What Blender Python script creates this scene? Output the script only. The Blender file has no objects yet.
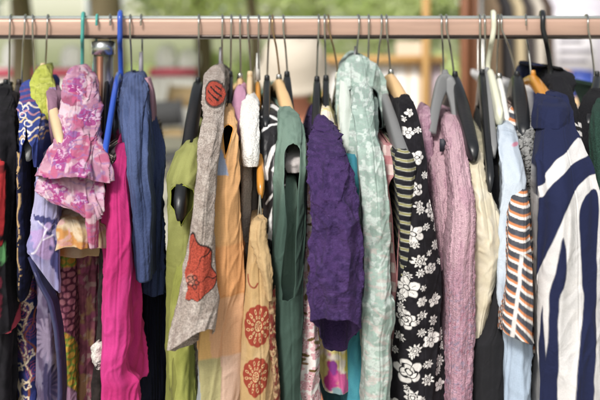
import bpy, bmesh, math, random
import numpy as np
from mathutils import Vector
random.seed(7)
scene = bpy.context.scene
COL = scene.collection

# ------------------------------------------------------------------ camera frame
CAMZ, F = 1.51, 800.0            # eye height; focal length in photo pixels (600 px wide)
def W(px, py, d):                # photo measurement + distance in front of the rail (m) -> world point
    L = 1.0 - d
    return ((px-300)/F*L, -d, CAMZ-(py-20)/F*L)
def WX(px, d): return (px-300)/F*(1.0-d)
def WZ(py, d): return CAMZ-(py-20)/F*(1.0-d)

def hexc(h):
    h = h.lstrip('#'); c = [int(h[i:i+2], 16)/255 for i in (0, 2, 4)]
    return np.array([x/12.92 if x < .04045 else ((x+.055)/1.055)**2.4 for x in c])

# ------------------------------------------------------------------ noise
def _hash(ix, iy, seed):
    n = (ix.astype(np.int64)*374761393 + iy.astype(np.int64)*668265263 + seed*1442695041) & 0x7fffffff
    n = ((n ^ (n >> 13))*1274126177) & 0x7fffffff
    n = n ^ (n >> 16)
    return (n & 0xffff)/32767.5 - 1.0
def vnoise(x, y, seed=0):
    x = np.asarray(x, float); y = np.asarray(y, float)
    ix = np.floor(x); iy = np.floor(y); fx = x-ix; fy = y-iy
    fx = fx*fx*fx*(fx*(fx*6-15)+10); fy = fy*fy*fy*(fy*(fy*6-15)+10)
    a = _hash(ix, iy, seed); b = _hash(ix+1, iy, seed); c = _hash(ix, iy+1, seed); e = _hash(ix+1, iy+1, seed)
    return (a*(1-fx)+b*fx)*(1-fy)+(c*(1-fx)+e*fx)*fy
def fbm(x, y, seed=0, o=3):
    s = 0; a = 1; t = 0
    for i in range(o):
        s = s+a*vnoise(x*2**i, y*2**i, seed+i*17); t += a; a *= .5
    return s/t
def sst(a, b, x):
    t = np.clip((x-a)/(b-a), 0, 1); return t*t*(3-2*t)
def mix(a, b, m):
    m = np.asarray(m)[..., None]; return np.asarray(a)*(1-m)+np.asarray(b)*m

def hermite(t, v, q):            # monotone cubic
    t = np.asarray(t, float); v = np.asarray(v, float)
    h = np.diff(t); s = np.diff(v)/h
    m = np.zeros_like(v); m[0] = s[0]; m[-1] = s[-1]
    for i in range(1, len(v)-1):
        if s[i-1]*s[i] > 0: m[i] = 2*s[i-1]*s[i]/(s[i-1]+s[i])
    k = np.clip(np.searchsorted(t, q)-1, 0, len(h)-1)
    u = (q-t[k])/h[k]
    return ((2*u**3-3*u**2+1)*v[k]+(u**3-2*u**2+u)*h[k]*m[k]+(-2*u**3+3*u**2)*v[k+1]+(u**3-u**2)*h[k]*m[k+1])

# ------------------------------------------------------------------ object helpers
def link(name, me, parent=None):
    o = bpy.data.objects.new(name, me); COL.objects.link(o)
    if parent is not None:
        o.parent = parent
        o.matrix_parent_inverse = parent_inv(parent)
    return o
def parent_inv(p):
    from mathutils import Matrix
    m = Matrix.Translation(p.location)
    q = p.parent
    while q is not None: q = q.parent
    return m.inverted() if p.parent is None else Matrix.Identity(4)
def tag(o, label=None, cat=None, group=None, kind=None):
    if label: o['label'] = label
    if cat: o['category'] = cat
    if group: o['group'] = group
    if kind: o['kind'] = kind
    return o
def thing(name, label, cat, loc=(0, 0, 0), group=None):
    o = bpy.data.objects.new(name, None); COL.objects.link(o); o.location = loc
    o.empty_display_size = .02
    return tag(o, label, cat, group)
def mesh_of(name, verts, faces, mat=None, smooth=True):
    me = bpy.data.meshes.new(name); me.from_pydata([tuple(map(float, v)) for v in verts], [], [tuple(map(int, f)) for f in faces])
    if smooth: me.polygons.foreach_set('use_smooth', [True]*len(me.polygons))
    if mat: me.materials.append(mat)
    me.update(); return me
class MB:
    def __init__(s): s.v = []; s.f = []
    def add(s, v, f):
        n = len(s.v); s.v += [tuple(p) for p in v]; s.f += [tuple(i+n for i in q) for q in f]
    def box(s, x0, x1, y0, y1, z0, z1):
        s.add([(x, y, z) for z in (z0, z1) for y in (y0, y1) for x in (x0, x1)],
              [(0, 2, 3, 1), (4, 5, 7, 6), (0, 1, 5, 4), (2, 6, 7, 3), (0, 4, 6, 2), (1, 3, 7, 5)])
    def tube(s, pts, r, n=8, sx=1.0, up=None, power=2.0):
        """sweep along pts; r = radius or list of (rx, ry) (rx lateral, ry other)"""
        pts = [Vector(p) for p in pts]; m = len(pts)
        if not isinstance(r, (list, tuple, np.ndarray)): r = [(r, r)]*m
        r = [(q, q) if not isinstance(q, (tuple, list)) else q for q in r]
        V = []; prev = None
        for i, p in enumerate(pts):
            t = (pts[min(i+1, m-1)]-pts[max(i-1, 0)]).normalized()
            if up is not None:
                lat = Vector(up)-t*t.dot(Vector(up)); lat.normalize()
            else:
                if prev is None:
                    a = Vector((1, 0, 0)) if abs(t.x) < .9 else Vector((0, 1, 0)); lat = (a-t*a.dot(t)).normalized()
                else: lat = (prev-t*prev.dot(t)).normalized()
                prev = lat
            o = t.cross(lat)
            for k in range(n):
                a = 2*math.pi*k/n; c, q = math.cos(a), math.sin(a)
                c = math.copysign(abs(c)**(2/power), c); q = math.copysign(abs(q)**(2/power), q)
                V.append(p+lat*(c*r[i][0])+o*(q*r[i][1]))
        Fc = [(i*n+k, i*n+(k+1) % n, (i+1)*n+(k+1) % n, (i+1)*n+k) for i in range(m-1) for k in range(n)]
        V += [pts[0], pts[-1]]; a, b = len(V)-2, len(V)-1
        Fc += [(a, (k+1) % n, k) for k in range(n)]+[(b, (m-1)*n+k, (m-1)*n+(k+1) % n) for k in range(n)]
        s.add(V, Fc)
    def build(s, name, mat, parent=None, smooth=True):
        return link(name, mesh_of(name, s.v, s.f, mat, smooth), parent)
def smoothpath(P, n=8):
    P = [np.array(p, float) for p in P]; out = []
    for i in range(len(P)-1):
        a = P[max(i-1, 0)]; b = P[i]; c = P[i+1]; e = P[min(i+2, len(P)-1)]
        for k in range(n):
            t = k/n
            out.append(.5*((2*b)+(-a+c)*t+(2*a-5*b+4*c-e)*t*t+(-a+3*b-3*c+e)*t**3))
    out.append(P[-1]); return [tuple(p) for p in out]

# ------------------------------------------------------------------ materials
MATS = {}
def nodes_of(name):
    m = bpy.data.materials.new(name); m.use_nodes = True
    nt = m.node_tree; return m, nt, nt.nodes['Principled BSDF']
def simple(name, col, rough=.5, metal=0., bump=0., bscale=200., var=.08, vscale=30., coat=0.):
    if name in MATS: return MATS[name]
    m, nt, b = nodes_of(name)
    c = hexc(col) if isinstance(col, str) else np.array(col)
    tc = nt.nodes.new('ShaderNodeTexCoord')
    nz = nt.nodes.new('ShaderNodeTexNoise'); nz.inputs['Scale'].default_value = vscale; nz.inputs['Detail'].default_value = 4
    nt.links.new(tc.outputs['Object'], nz.inputs['Vector'])
    mx = nt.nodes.new('ShaderNodeMix'); mx.data_type = 'RGBA'
    mx.inputs[6].default_value = (*(c*(1-var)), 1); mx.inputs[7].default_value = (*np.minimum(c*(1+var), 1), 1)
    nt.links.new(nz.outputs['Fac'], mx.inputs[0]); nt.links.new(mx.outputs[2], b.inputs['Base Color'])
    b.inputs['Roughness'].default_value = rough; b.inputs['Metallic'].default_value = metal
    b.inputs['Coat Weight'].default_value = coat
    if bump:
        n2 = nt.nodes.new('ShaderNodeTexNoise'); n2.inputs['Scale'].default_value = bscale; n2.inputs['Detail'].default_value = 3
        nt.links.new(tc.outputs['Object'], n2.inputs['Vector'])
        bp = nt.nodes.new('ShaderNodeBump'); bp.inputs['Strength'].default_value = bump; bp.inputs['Distance'].default_value = .001
        nt.links.new(n2.outputs['Fac'], bp.inputs['Height']); nt.links.new(bp.outputs[0], b.inputs['Normal'])
    MATS[name] = m; return m
def fabric(kind):
    """cloth shader: colour comes from the woven or printed pattern stored on the mesh"""
    if 'f_'+kind in MATS: return MATS['f_'+kind]
    m, nt, b = nodes_of('fabric_'+kind); N = nt.nodes; Lk = nt.links
    at = N.new('ShaderNodeAttribute'); at.attribute_name = 'Col'
    tc = N.new('ShaderNodeTexCoord')
    nz = N.new('ShaderNodeTexNoise'); nz.inputs['Scale'].default_value = 1100 if kind not in ('heather', 'fuzzy') else 800; nz.inputs['Detail'].default_value = 2
    Lk.new(tc.outputs['Object'], nz.inputs['Vector'])
    mr = N.new('ShaderNodeMapRange'); mr.inputs[1].default_value = .3; mr.inputs[2].default_value = .7
    v = {'heather': .42, 'satin': .05, 'knit': .22, 'fuzzy': .2, 'denim': .16, 'crinkle': .14}.get(kind, .07)
    mr.inputs[3].default_value = 1-v; mr.inputs[4].default_value = 1+v*.8
    Lk.new(nz.outputs['Fac'], mr.inputs[0])
    mu = N.new('ShaderNodeVectorMath'); mu.operation = 'SCALE'
    Lk.new(at.outputs['Color'], mu.inputs[0]); Lk.new(mr.outputs[0], mu.inputs['Scale']); Lk.new(mu.outputs[0], b.inputs['Base Color'])
    b.inputs['Roughness'].default_value = {'satin': .38, 'shiny': .5}.get(kind, .85)
    b.inputs['Specular IOR Level'].default_value = {'satin': .4}.get(kind, .12)
    b.inputs['Sheen Weight'].default_value = .03
    b.inputs['Sheen Roughness'].default_value = .5
    def noise(scale, detail=3, vec='Object', dist=0.):
        n = N.new('ShaderNodeTexNoise'); n.inputs['Scale'].default_value = scale; n.inputs['Detail'].default_value = detail
        n.inputs['Distortion'].default_value = dist
        Lk.new(tc.outputs[vec], n.inputs['Vector']); return n.outputs['Fac']
    def wave(scale, dirn='X', dist=0., ds=1.):
        n = N.new('ShaderNodeTexWave'); n.bands_direction = dirn; n.inputs['Scale'].default_value = scale
        n.inputs['Distortion'].default_value = dist; n.inputs['Detail Scale'].default_value = ds
        Lk.new(tc.outputs['UV'], n.inputs['Vector']); return n.outputs['Fac']
    def add(a, b_, wa, wb):
        m1 = N.new('ShaderNodeMath'); m1.operation = 'MULTIPLY'; m1.inputs[1].default_value = wa; Lk.new(a, m1.inputs[0])
        m2 = N.new('ShaderNodeMath'); m2.operation = 'MULTIPLY_ADD'; m2.inputs[1].default_value = wb; Lk.new(b_, m2.inputs[0]); Lk.new(m1.outputs[0], m2.inputs[2])
        return m2.outputs[0]
    if kind == 'knit': h = add(add(wave(110, 'X', 5, 8), wave(150, 'Y', 6, 9), .6, .12), noise(160, 4), 1, 1.); dist = .0013
    elif kind == 'rib': h = add(wave(95, 'X'), noise(300), .8, .5); dist = .0012
    elif kind == 'denim': h = add(wave(85, 'X', 1.5, 3), noise(260), .5, .8); dist = .0011
    elif kind == 'fuzzy': h = add(noise(500, 4), noise(140), 1, .5); dist = .002
    elif kind == 'heather': h = add(noise(600, 4), noise(50, 3), 1, 1.2); dist = .0014
    elif kind == 'crinkle': h = add(noise(60, 3, 'Object', 1.6), noise(420, 3, 'Object', .8), .8, .45); dist = .0045
    elif kind == 'satin': h = noise(28, 3, 'Object', .6); dist = .004
    else: h = add(noise(1300, 2), noise(26, 3, 'Object', .9), .05, 1); dist = .004
    bp = N.new('ShaderNodeBump'); bp.inputs['Strength'].default_value = .9; bp.inputs['Distance'].default_value = dist
    Lk.new(h, bp.inputs['Height']); Lk.new(bp.outputs[0], b.inputs['Normal'])
    tr = N.new('ShaderNodeBsdfTranslucent'); ms = N.new('ShaderNodeMixShader'); ms.inputs[0].default_value = .08
    Lk.new(mu.outputs[0], tr.inputs['Color']); Lk.new(b.outputs[0], ms.inputs[1]); Lk.new(tr.outputs[0], ms.inputs[2])
    Lk.new(ms.outputs[0], N['Material Output'].inputs['Surface'])
    MATS['f_'+kind] = m; return m

# ------------------------------------------------------------------ cloth
SEED = [100]
def cloth(name, rows, parent, fab='cotton', col='#888888', depth=None, xh=None, res=1.4, fold=(2.0, 16, 120), crease=.6,
          capk=1.0, trim=None, extend=True, hwf=.008, sway=1.0, seam=2.0, disp=None, thick=.0008, skew=None, ridge=.8, wp=1.35, warp=1., ffac=.92, satf=.84):
    """One hanging cloth body. rows: (py, xl, xr, d[, gap[, dy]]) of its near edge; it runs back past the hanger
    (depth None) or is a tube `depth` m deep. The near end is rounded; gap opens it; dy drops its back below its front."""
    SEED[0] += 31; seed = SEED[0]
    R0 = np.array([list(r)+[0]*(7-len(r)) for r in rows], float)
    rs = np.random.default_rng(seed); sk = rs.uniform(-.55, .55) if skew is None else skew
    if extend and R0[-1, 0] > 385:
        e = R0[-1].copy(); k = 470+(seed*37 % 90)
        w = (e[2]-e[1]); e[0] = k; e[1] -= w*.05; e[2] += w*.05; R0 = np.vstack([R0, e])
    w0 = R0[0, 2]-R0[0, 1]
    if w0 > 6 and R0[0, 4] == 0:                       # rounded shoulder top
        c0 = (R0[0, 1]+R0[0, 2])/2; h = min(.34*w0, 6); a = R0[0].copy(); b_ = R0[0].copy()
        a[0] -= h; a[1:3] = c0-.1*w0, c0+.1*w0; a[3] = max(.012, a[3]-.016)
        b_[0] -= h*.62; b_[1:3] = c0-.32*w0, c0+.32*w0; b_[3] = max(.013, b_[3]-.006)
        R0 = np.vstack([a, b_, R0])
    py0 = R0[:, 0]; t = np.concatenate([[0], np.cumsum(np.sqrt(np.diff(py0)**2+(np.diff(R0[:, 3])*F*.9)**2)+1e-6)])
    q = [0.]; step = res*1.15
    while q[-1] < t[-1]:
        p = np.interp(q[-1], t, py0); q.append(q[-1]+(step if p < 408 else step*3.5))
    q = np.array(q); q[-1] = t[-1]
    py, xl, xr, d, gap, dy, tx = [hermite(t, R0[:, i], q) for i in range(7)]
    gap = np.where(np.interp(q, t, R0[:, 4]) < .012, 0, np.clip(gap, 0, .95))
    R = len(q)
    zrow = WZ(py, d)
    sw = sway*.0016*vnoise(np.full(R, .5), py/55., seed)+sway*.0005*vnoise(np.full(R, 3.5), py/17., seed)
    hw = (xr-xl)/2/F*(1-d)
    D = (2*np.maximum(d, .03) if depth is None else np.full(R, depth))
    if depth is None: D = np.maximum(d+np.minimum(np.maximum(d, .03), .2), .05)
    cap = np.minimum(hw*capk, D*.45)
    hw = (xr-xl)/2/F*(1-d+cap*.6); xc = ((xl+xr)/2-300)/F*(1-d+cap*.6)+sw
    hx = WX(xh, 0) if xh is not None else None
    tipd = R0[:, 3].max()
    slope = 0 if hx is None else None
    hwm = float(np.max(hw)); nc = max(7, int(hwm*1000*1.57/res)); ns, nf = (26, 6) if depth is None else (10, 8)
    j = np.linspace(0, 1, nc)
    A = (gap[:, None]+(1-gap[:, None])*j[None, :])*math.pi/2
    nearx = hw[:, None]*np.sin(A); ska = np.clip(sk+.3*vnoise(py/70., py*0+.3, seed+41), -.75, .75)[:, None]; an = np.sin(A)
    def wedge(a): return np.where(a > ska, (np.abs(a-ska)/(1-ska))**wp, (np.abs(a-ska)/(1+ska))**wp)
    nearb = cap[:, None]*(ridge*wedge(an)+(1-ridge)*(1-np.cos(A))); nearbL = cap[:, None]*(ridge*wedge(-an)+(1-ridge)*(1-np.cos(A))); nU = hw[:, None]*A
    ddx = np.sin(A); ddy = -np.cos(A)
    s = (np.linspace(0, 1, ns+1)[1:])**1.8
    if depth is None: hF = np.minimum(hw, hwf+0*hw)
    else: hF = hw*ffac
    sb = cap[:, None]+(D-cap-np.minimum(cap, hF))[:, None]*s[None, :]
    sx = hw[:, None]+(hF-hw)[:, None]*(s**.6)[None, :]
    sU = nU[:, -1:]+(sb-cap[:, None])
    a2 = np.linspace(0, 1, nf+1)[1:]*math.pi/2
    cf = np.minimum(cap, hF)
    fx = hF[:, None]*np.cos(a2)[None, :]; fb = (D-cf)[:, None]+cf[:, None]*np.sin(a2)[None, :]; fU = sU[:, -1:]+cf[:, None]*a2[None, :]
    XO = np.hstack([nearx, sx, fx]); B = np.hstack([nearb, sb, fb]); BL = np.hstack([nearbL, sb, fb]); U = np.hstack([nU, sU, fU])
    DX = np.hstack([ddx, np.ones((R, ns)), np.repeat(np.cos(a2)[None, :], R, 0)])
    DY = np.hstack([ddy, np.zeros((R, ns)), np.repeat(np.sin(a2)[None, :], R, 0)])
    XO = np.hstack([XO, -XO[:, -2::-1]]); B = np.hstack([B, BL[:, -2::-1]]); U = np.hstack([U, -U[:, -2::-1]])
    DX = np.hstack([DX, -DX[:, -2::-1]]); DY = np.hstack([DY, DY[:, -2::-1]])
    C = XO.shape[1]
    V = np.concatenate([[0], np.cumsum(np.sqrt(np.diff(zrow)**2+np.diff(d)**2))])[:, None]+0*XO
    if hx is not None:                                  # body leans back to its hanger
        Dl = np.maximum(d, .05)[:, None]
        fr = np.clip(B/Dl, 0, 2.)
        cx = xc[:, None]+(hx-xc)[:, None]*fr
    else: cx = xc[:, None]+0*B
    bn = B/np.maximum(D[:, None], 1e-4)
    A1, lu, lt = fold
    Um, Vm = U*1000, V*1000
    big = fbm((Um+Vm*.12)/lu+50, Vm/lt+20, seed, 2)
    sml = fbm((Um*.8-Vm*.35)/(lu*.9)+9, (Vm+Um*.5)/(lt*.3)+3, seed+5, 2)
    rg = (1-np.abs(fbm((Um+Vm*.1)/(lu*1.1)+77, Vm/(lt*1.1)+6, seed+13, 2)))**5
    dis = (A1*(1.25*big+1.3*(rg-.35))+crease*.75*sml)*.001
    if seam is not None:
        su = np.abs(Um-seam-.8*vnoise(Vm/60, Vm*0, seed+2)); dis -= .00055*np.exp(-(su/.7)**2)-.00025*np.exp(-((su-1.6)/.8)**2)
    if disp is not None: dis += disp(Um, Vm)*.001
    # sharp diagonal drag lines
    rid = 1-np.abs(fbm((Um+Vm*.5)/(lu*1.3)+31, (Vm-Um)/(lt*.4)+8, seed+9, 2))
    dis += crease*.0013*np.clip(rid-.78, 0, 1)/.22
    fade = 1-sst(.75, 1., bn); lim = np.minimum(1., hw[:, None]/.010)
    dis = dis*fade*lim*sst(0, .02, V+.004)
    X = cx+XO+DX*dis; Y = -d[:, None]+B+DY*dis; Z = zrow[:, None]-dy[:, None]/F*(1-d[:, None])*bn-tx[:, None]/F*(1-d[:, None])*np.clip(XO/np.maximum(hw[:, None], 1e-5), -1, 1)
    hem = sst(V[-1, 0]-.02, V[-1, 0], V)
    Z = Z+hem*.0018*vnoise(Um/14+4, Um*0, seed+3)
    P = np.stack([X, Y, Z], -1)
    L = 1+Y
    hpx = ((xr-xl)/2)[:, None]; Ac = np.clip(np.abs(U)/np.maximum(hw[:, None], 1e-5), 0, math.pi/2)
    PX = ((xl+xr)/2)[:, None]+np.sign(U)*(hpx*(.55*np.sin(Ac)+.45*Ac*2/math.pi)+np.maximum(np.abs(U)-hw[:, None]*math.pi/2, 0)*F/(1-d)[:, None]); PY = py[:, None]+0*U   # unrolled cloth coordinates
    PX = PX+warp*.3*fbm(Um/3.2, Vm/3.2, seed+21, 2)+.5*fbm(Um/11, Vm/11, seed+22, 1); PY = PY+warp*.3*fbm(Um/3.2+40, Vm/3.2, seed+23, 2)+.5*warp*fbm(Um/11+9, Vm/11, seed+24, 1)
    if callable(col): c = col(Um, Vm, PX, PY, bn)
    else: c = np.broadcast_to(hexc(col), P.shape).copy()
    lum = c@np.array([.2126, .7152, .0722]); c = (lum[..., None]+(c-lum[..., None])*satf)*.93; c = np.clip(c, 0, .9)
    # indices
    idx = np.arange(R*C).reshape(R, C)
    g0 = gap <= 0
    idx[g0, C-1] = idx[g0, 0]
    f = np.stack([idx[:-1, :-1], idx[:-1, 1:], idx[1:, 1:], idx[1:, :-1]], -1).reshape(-1, 4)
    used = np.zeros(R*C, bool); used[f.ravel()] = True
    new = np.cumsum(used)-1; f = new[f]
    Pv = P.reshape(-1, 3)[used]; cv = c.reshape(-1, 3)[used]
    uvv = np.stack([U.ravel(), V.ravel()], -1)[used]
    f = f[:, ::-1]
    me = bpy.data.meshes.new(name)
    me.vertices.add(len(Pv)); me.vertices.foreach_set('co', Pv.ravel())
    me.loops.add(f.size); me.loops.foreach_set('vertex_index', f.ravel())
    me.polygons.add(len(f)); me.polygons.foreach_set('loop_start', np.arange(len(f))*4); me.polygons.foreach_set('loop_total', np.full(len(f), 4))
    me.polygons.foreach_set('use_smooth', np.ones(len(f), bool)); me.update(calc_edges=True); me.validate()
    ca = me.color_attributes.new('Col', 'FLOAT_COLOR', 'POINT')
    ca.data.foreach_set('color', np.hstack([cv, np.ones((len(cv), 1))]).ravel())
    uvl = me.uv_layers.new(name='UVMap')
    li = np.zeros(len(me.loops), np.int32); me.loops.foreach_get('vertex_index', li)
    uvl.data.foreach_set('uv', uvv[li].ravel())
    me.materials.append(fabric(fab))
    o = link(name, me, parent)
    so = o.modifiers.new('Solidify', 'SOLIDIFY'); so.thickness = thick; so.offset = 0
    if trim and (gap > 0).any():
        ii = np.where(gap > 0)[0]
        loop = [tuple(P[i, 0]) for i in ii[::3]]+[tuple(P[i, C-1]) for i in ii[::-3]]
        loop = [(a, b-.0006, e) for a, b, e in loop]; loop.append(loop[0])
        mb = MB(); mb.tube(loop, .0006, 6)
        me2 = mesh_of('armhole_trim', mb.v, mb.f, fabric(fab))
        c2 = me2.color_attributes.new('Col', 'FLOAT_COLOR', 'POINT')
        c2.data.foreach_set('color', np.tile([*hexc(trim), 1], len(mb.v)))
        link('armhole_trim', me2, o if o.parent is None else o)
    return o

def garment(name, label, cat, hookpx, group=None):
    return thing(name, label, cat, (WX(hookpx, 0), 0, 1.43), group)

# ------------------------------------------------------------------ prints (all in millimetres of cloth)
def flowers(U, V, c, seed, cell, rr, petals, cols, line=None, jit=.35, area=None, core=None, style=0):
    rng = random.Random(seed)
    u0, u1, v0, v1 = -60, 60, 0, V.max()
    i = 0; y = v0
    while y < v1:
        x = u0+(cell*.5 if i % 2 else 0)
        while x < u1:
            cx = x+rng.uniform(-jit, jit)*cell; cy = y+rng.uniform(-jit, jit)*cell; r = rng.uniform(*rr); ph = rng.random()*6.28
            col = hexc(rng.choice(cols)); npt = rng.choice(petals); w = .3+.5*rng.random()
            stl = style if style >= 0 else rng.choice([0, 1, 2])
            if area is None or area(cx, cy):
                m = (abs(U-cx) < r*1.4) & (abs(V-cy) < r*1.4)
                if m.any():
                    du, dv = U[m]-cx, V[m]-cy; rad = np.hypot(du, dv)/r; th = np.arctan2(dv, du)+ph
                    c[m] = bloom(c[m], rad, th, npt, col, line, core, stl)
            x += cell
        y += cell*.87; i += 1
    return c
def bloom(c, rad, th, n, col, line, core, stl=0):
    k = np.abs(np.cos(th*n/2))
    edge = (.62+.38*k**.6 if stl != 1 else .8+.2*np.cos(th*n))+.07*np.sin(th*2+n*1.7)+.04*np.sin(th*5+1)
    a = 1-sst(edge-.06, edge+.06, rad)
    if line is not None:
        ln = hexc(line)
        pl = 1-sst(.05, .16, np.abs(np.sin(th*n/2))) if stl != 1 else (np.abs(np.sin(th*n/2)) < .25)*1.
        inner = (rad > .22)*(rad < edge-.12) if stl == 0 else (rad > .45)*(rad < .9)
        dark = np.clip(k*0+(1-sst(.06, .2, np.abs(np.cos(th*n/2))))*(rad > .3)*(rad < .8), 0, 1)
        ring = (1-sst(.03, .07, np.abs(rad-.25)))
        extra = (1-sst(.03, .08, np.abs(rad-.55-.1*np.cos(th*3+rad*6)))) if stl == 2 else ring*0
        if stl == 1: extra = (1-sst(.05, .1, np.abs(rad-.5)))*(np.cos(th*n) > -.3)
        out = mix(np.broadcast_to(col, c.shape), ln, np.clip(np.maximum.reduce([dark, ring, extra]), 0, 1))
    else: out = np.broadcast_to(col, c.shape).copy()
    if line is not None and stl == 0: out = mix(out, hexc(line), (1-sst(.05, .13, np.abs(np.sin(th*n/2))))*(rad > .38)*(rad < .72)*.9)
    if core is not None: out = mix(out, hexc(core), 1-sst(.15, .22, rad))
    return mix(c, out, a)
def base(U, h, h2=None, s=8., seed=1, V=None, aniso=1.):
    c = np.broadcast_to(hexc(h), U.shape+(3,)).copy()
    if h2: c = mix(c, hexc(h2), sst(-.25, .35, fbm(U/s, V/(s*aniso), seed, 3)))
    return c
def disc(c, U, V, u, v, ru, rv, h, soft=.15, wob=0, seed=3):
    r = np.hypot((U-u)/ru, (V-v)/rv)+wob*fbm(U/6, V/6, seed, 2)
    return mix(c, hexc(h), 1-sst(1-soft, 1+soft, r))
def curveline(c, U, V, pts, w, h, soft=.5):
    pts = smoothpath([(a, b, 0) for a, b in pts], 8); d = np.full(U.shape, 1e9)
    for (a, b, _), (e, f, _) in zip(pts[:-1], pts[1:]):
        l2 = (e-a)**2+(f-b)**2+1e-9; t = np.clip(((U-a)*(e-a)+(V-b)*(f-b))/l2, 0, 1)
        d = np.minimum(d, np.hypot(U-a-t*(e-a), V-b-t*(f-b)))
    return mix(c, hexc(h), 1-sst(w-soft, w+soft, d))

def poly(c, X, Y, pts, h, soft=.55, round_=False):
    if round_:
        q_ = pts+pts[:3]; pts = [(a, b) for a, b, _ in smoothpath([(a, b, 0) for a, b in q_], 4)[4:4*(len(pts)+1)]]
    ins = np.zeros(X.shape, bool); d = np.full(X.shape, 1e9); n = len(pts)
    for i in range(n):
        (a, b), (e, f) = pts[i], pts[(i+1) % n]
        if b != f: ins ^= ((b > Y) != (f > Y)) & (X < (e-a)*(Y-b)/(f-b)+a)
        l2 = (e-a)**2+(f-b)**2+1e-9; t = np.clip(((X-a)*(e-a)+(Y-b)*(f-b))/l2, 0, 1)
        d = np.minimum(d, np.hypot(X-a-t*(e-a), Y-b-t*(f-b)))
    return mix(c, hexc(h), sst(-soft, soft, np.where(ins, d, -d)))
# ================================================================== RACK
copper = simple('copper_tube', '#bd9c8b', .45, .15, .3, 60, .34, 22)
_c = copper; _n = _c.node_tree
for _q in [n for n in _n.nodes if n.bl_idname == 'ShaderNodeTexNoise'][:1]:
    _mp = _n.nodes.new('ShaderNodeMapping'); _mp.inputs['Scale'].default_value = (.3, 4, 4)
    _n.links.new([n for n in _n.nodes if n.bl_idname == 'ShaderNodeTexCoord'][0].outputs['Object'], _mp.inputs['Vector']); _n.links.new(_mp.outputs[0], _q.inputs['Vector'])
steel = simple('brushed_steel', '#c9ccca', .25, .9, 0, 200, .05)
wire = simple('hanger_wire', '#b9b8b2', .28, .95, 0, 200, .1, 60)
wirebr = simple('brass_wire', '#b59a78', .3, .9)
XL, XR = -.62, .62
rack = thing('clothes_rack', 'copper coloured square rail of a clothes rack with added top highlight and dark underside reflection strips, and upright posts', 'clothes rack', (0, 0, 0))
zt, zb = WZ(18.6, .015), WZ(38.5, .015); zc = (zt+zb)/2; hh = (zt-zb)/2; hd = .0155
m = MB(); n = 32
def rrect(a, b, r, n=6):
    out = []
    for cx, cy, a0 in ((a-r, b-r, 0), (-a+r, b-r, 90), (-a+r, -b+r, 180), (a-r, -b+r, 270)):
        for k in range(n+1):
            t = math.radians(a0+90*k/n); out.append((cx+r*math.cos(t), cy+r*math.sin(t)))
    return out
sec = rrect(hd, hh, .0045); xs = np.linspace(XL, XR, 60)
V = [(x, p[0], zc+p[1]) for x in xs for p in sec]; q = len(sec)
m.add(V, [(i*q+k, (i+1)*q+k, (i+1)*q+(k+1) % q, i*q+(k+1) % q) for i in range(len(xs)-1) for k in range(q)]+[tuple(range(q)), tuple(range(len(V)-1, len(V)-q-1, -1))])
m.build('rail', copper, rack)
m = MB(); m.tube([(XL, 0, zt+.0008), (XR, 0, zt+.0008)], [(.0135, .0028)]*2, 16, up=(0, 1, 0)); m.build('highlight_strip', simple('highlight_metal', '#b9bfbb', .4, .4, 0, 200, .05), rack)  # added strip: the bright highlight on the rail's top corner, modelled as metal
m = MB(); m.tube([(XL, 0, zb+.0026), (XR, 0, zb+.0026)], [(.0172, .0036)]*2, 24, up=(0, 1, 0), power=2.6); m.build('lower_strip', simple('dark_reflection', '#4d4440', .3, .6, 0, 200, .4, 20), rack)  # added strip: dark reflection on the rail's underside, put into its colour
px0 = WX(103.5, 0)
postm = simple('post_copper', '#c98f74', .3, .75, 0, 200, .2, 20)
for X in (px0, XR-.03):
    m = MB(); m.tube([(X, .0, zb-.003), (X, .0, .04)], .0125, 20); po = m.build('post', simple('post_chrome', '#a9a39c', .22, .9), rack)
    m = MB(); m.tube([(X, .0, zb-.004), (X, .0, zb-.02)], .0148, 20); m.build('collar', steel, po)
    m = MB(); m.tube([(X-.0015, -.0115, zb-.022), (X-.0015, -.0115, .3)], .0042, 10); m.build('copper_inlay', postm, po)
    m = MB(); m.tube([(X, -.28, .03), (X, .28, .03)], .014, 12)
    for y in (-.27, .27): m.tube([(X, y, .0), (X, y, .03)], .018, 12)
    m.build('foot', steel, rack)

# ================================================================== HANGERS
def hook_path(hx, nx, npy, far=False, tw=0., big=1.0, topy=12.3):
    s = -1 if not far else 1                # near side first unless far
    X0 = WX(hx, .02); X1 = WX(nx, .01); T = WX(hx+tw, 0)-WX(hx, 0)
    zr = zt+.0026*big; yb = .0185+.002*big
    zn = WZ(npy, .0)
    P = [(X0+T, -s*yb*.98, zc+.004), (X0+T, -s*yb, zc+.010), (X0+T*.8, -s*yb*.93, zr-.0035), (X0+T*.5, -s*yb*.55, zr+.0012), (X0+T*.2, 0, zr+.0022), (X0, s*yb*.6, zr+.001), (X0, s*yb, zr-.005),
         (X0, s*yb*1.02, zc), (X0+(X1-X0)*.35, s*yb*.95, zb-.002), (X0+(X1-X0)*.6, s*yb*.4, zb-.013), (X1, 0, min(zb-.020, zn+.012)), (X1, 0, zn)]
    P = [(x*(1+.85*y), y, z) for x, y, z in P]           # the hook swings square to the rail's near edge
    return smoothpath(P, 6)
def hook(par, hx, nx, npy, mat, r=.0012, **k):
    m = MB(); m.tube(hook_path(hx, nx, npy, **k), r, 8); return m.build('hook', mat, par)
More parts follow.
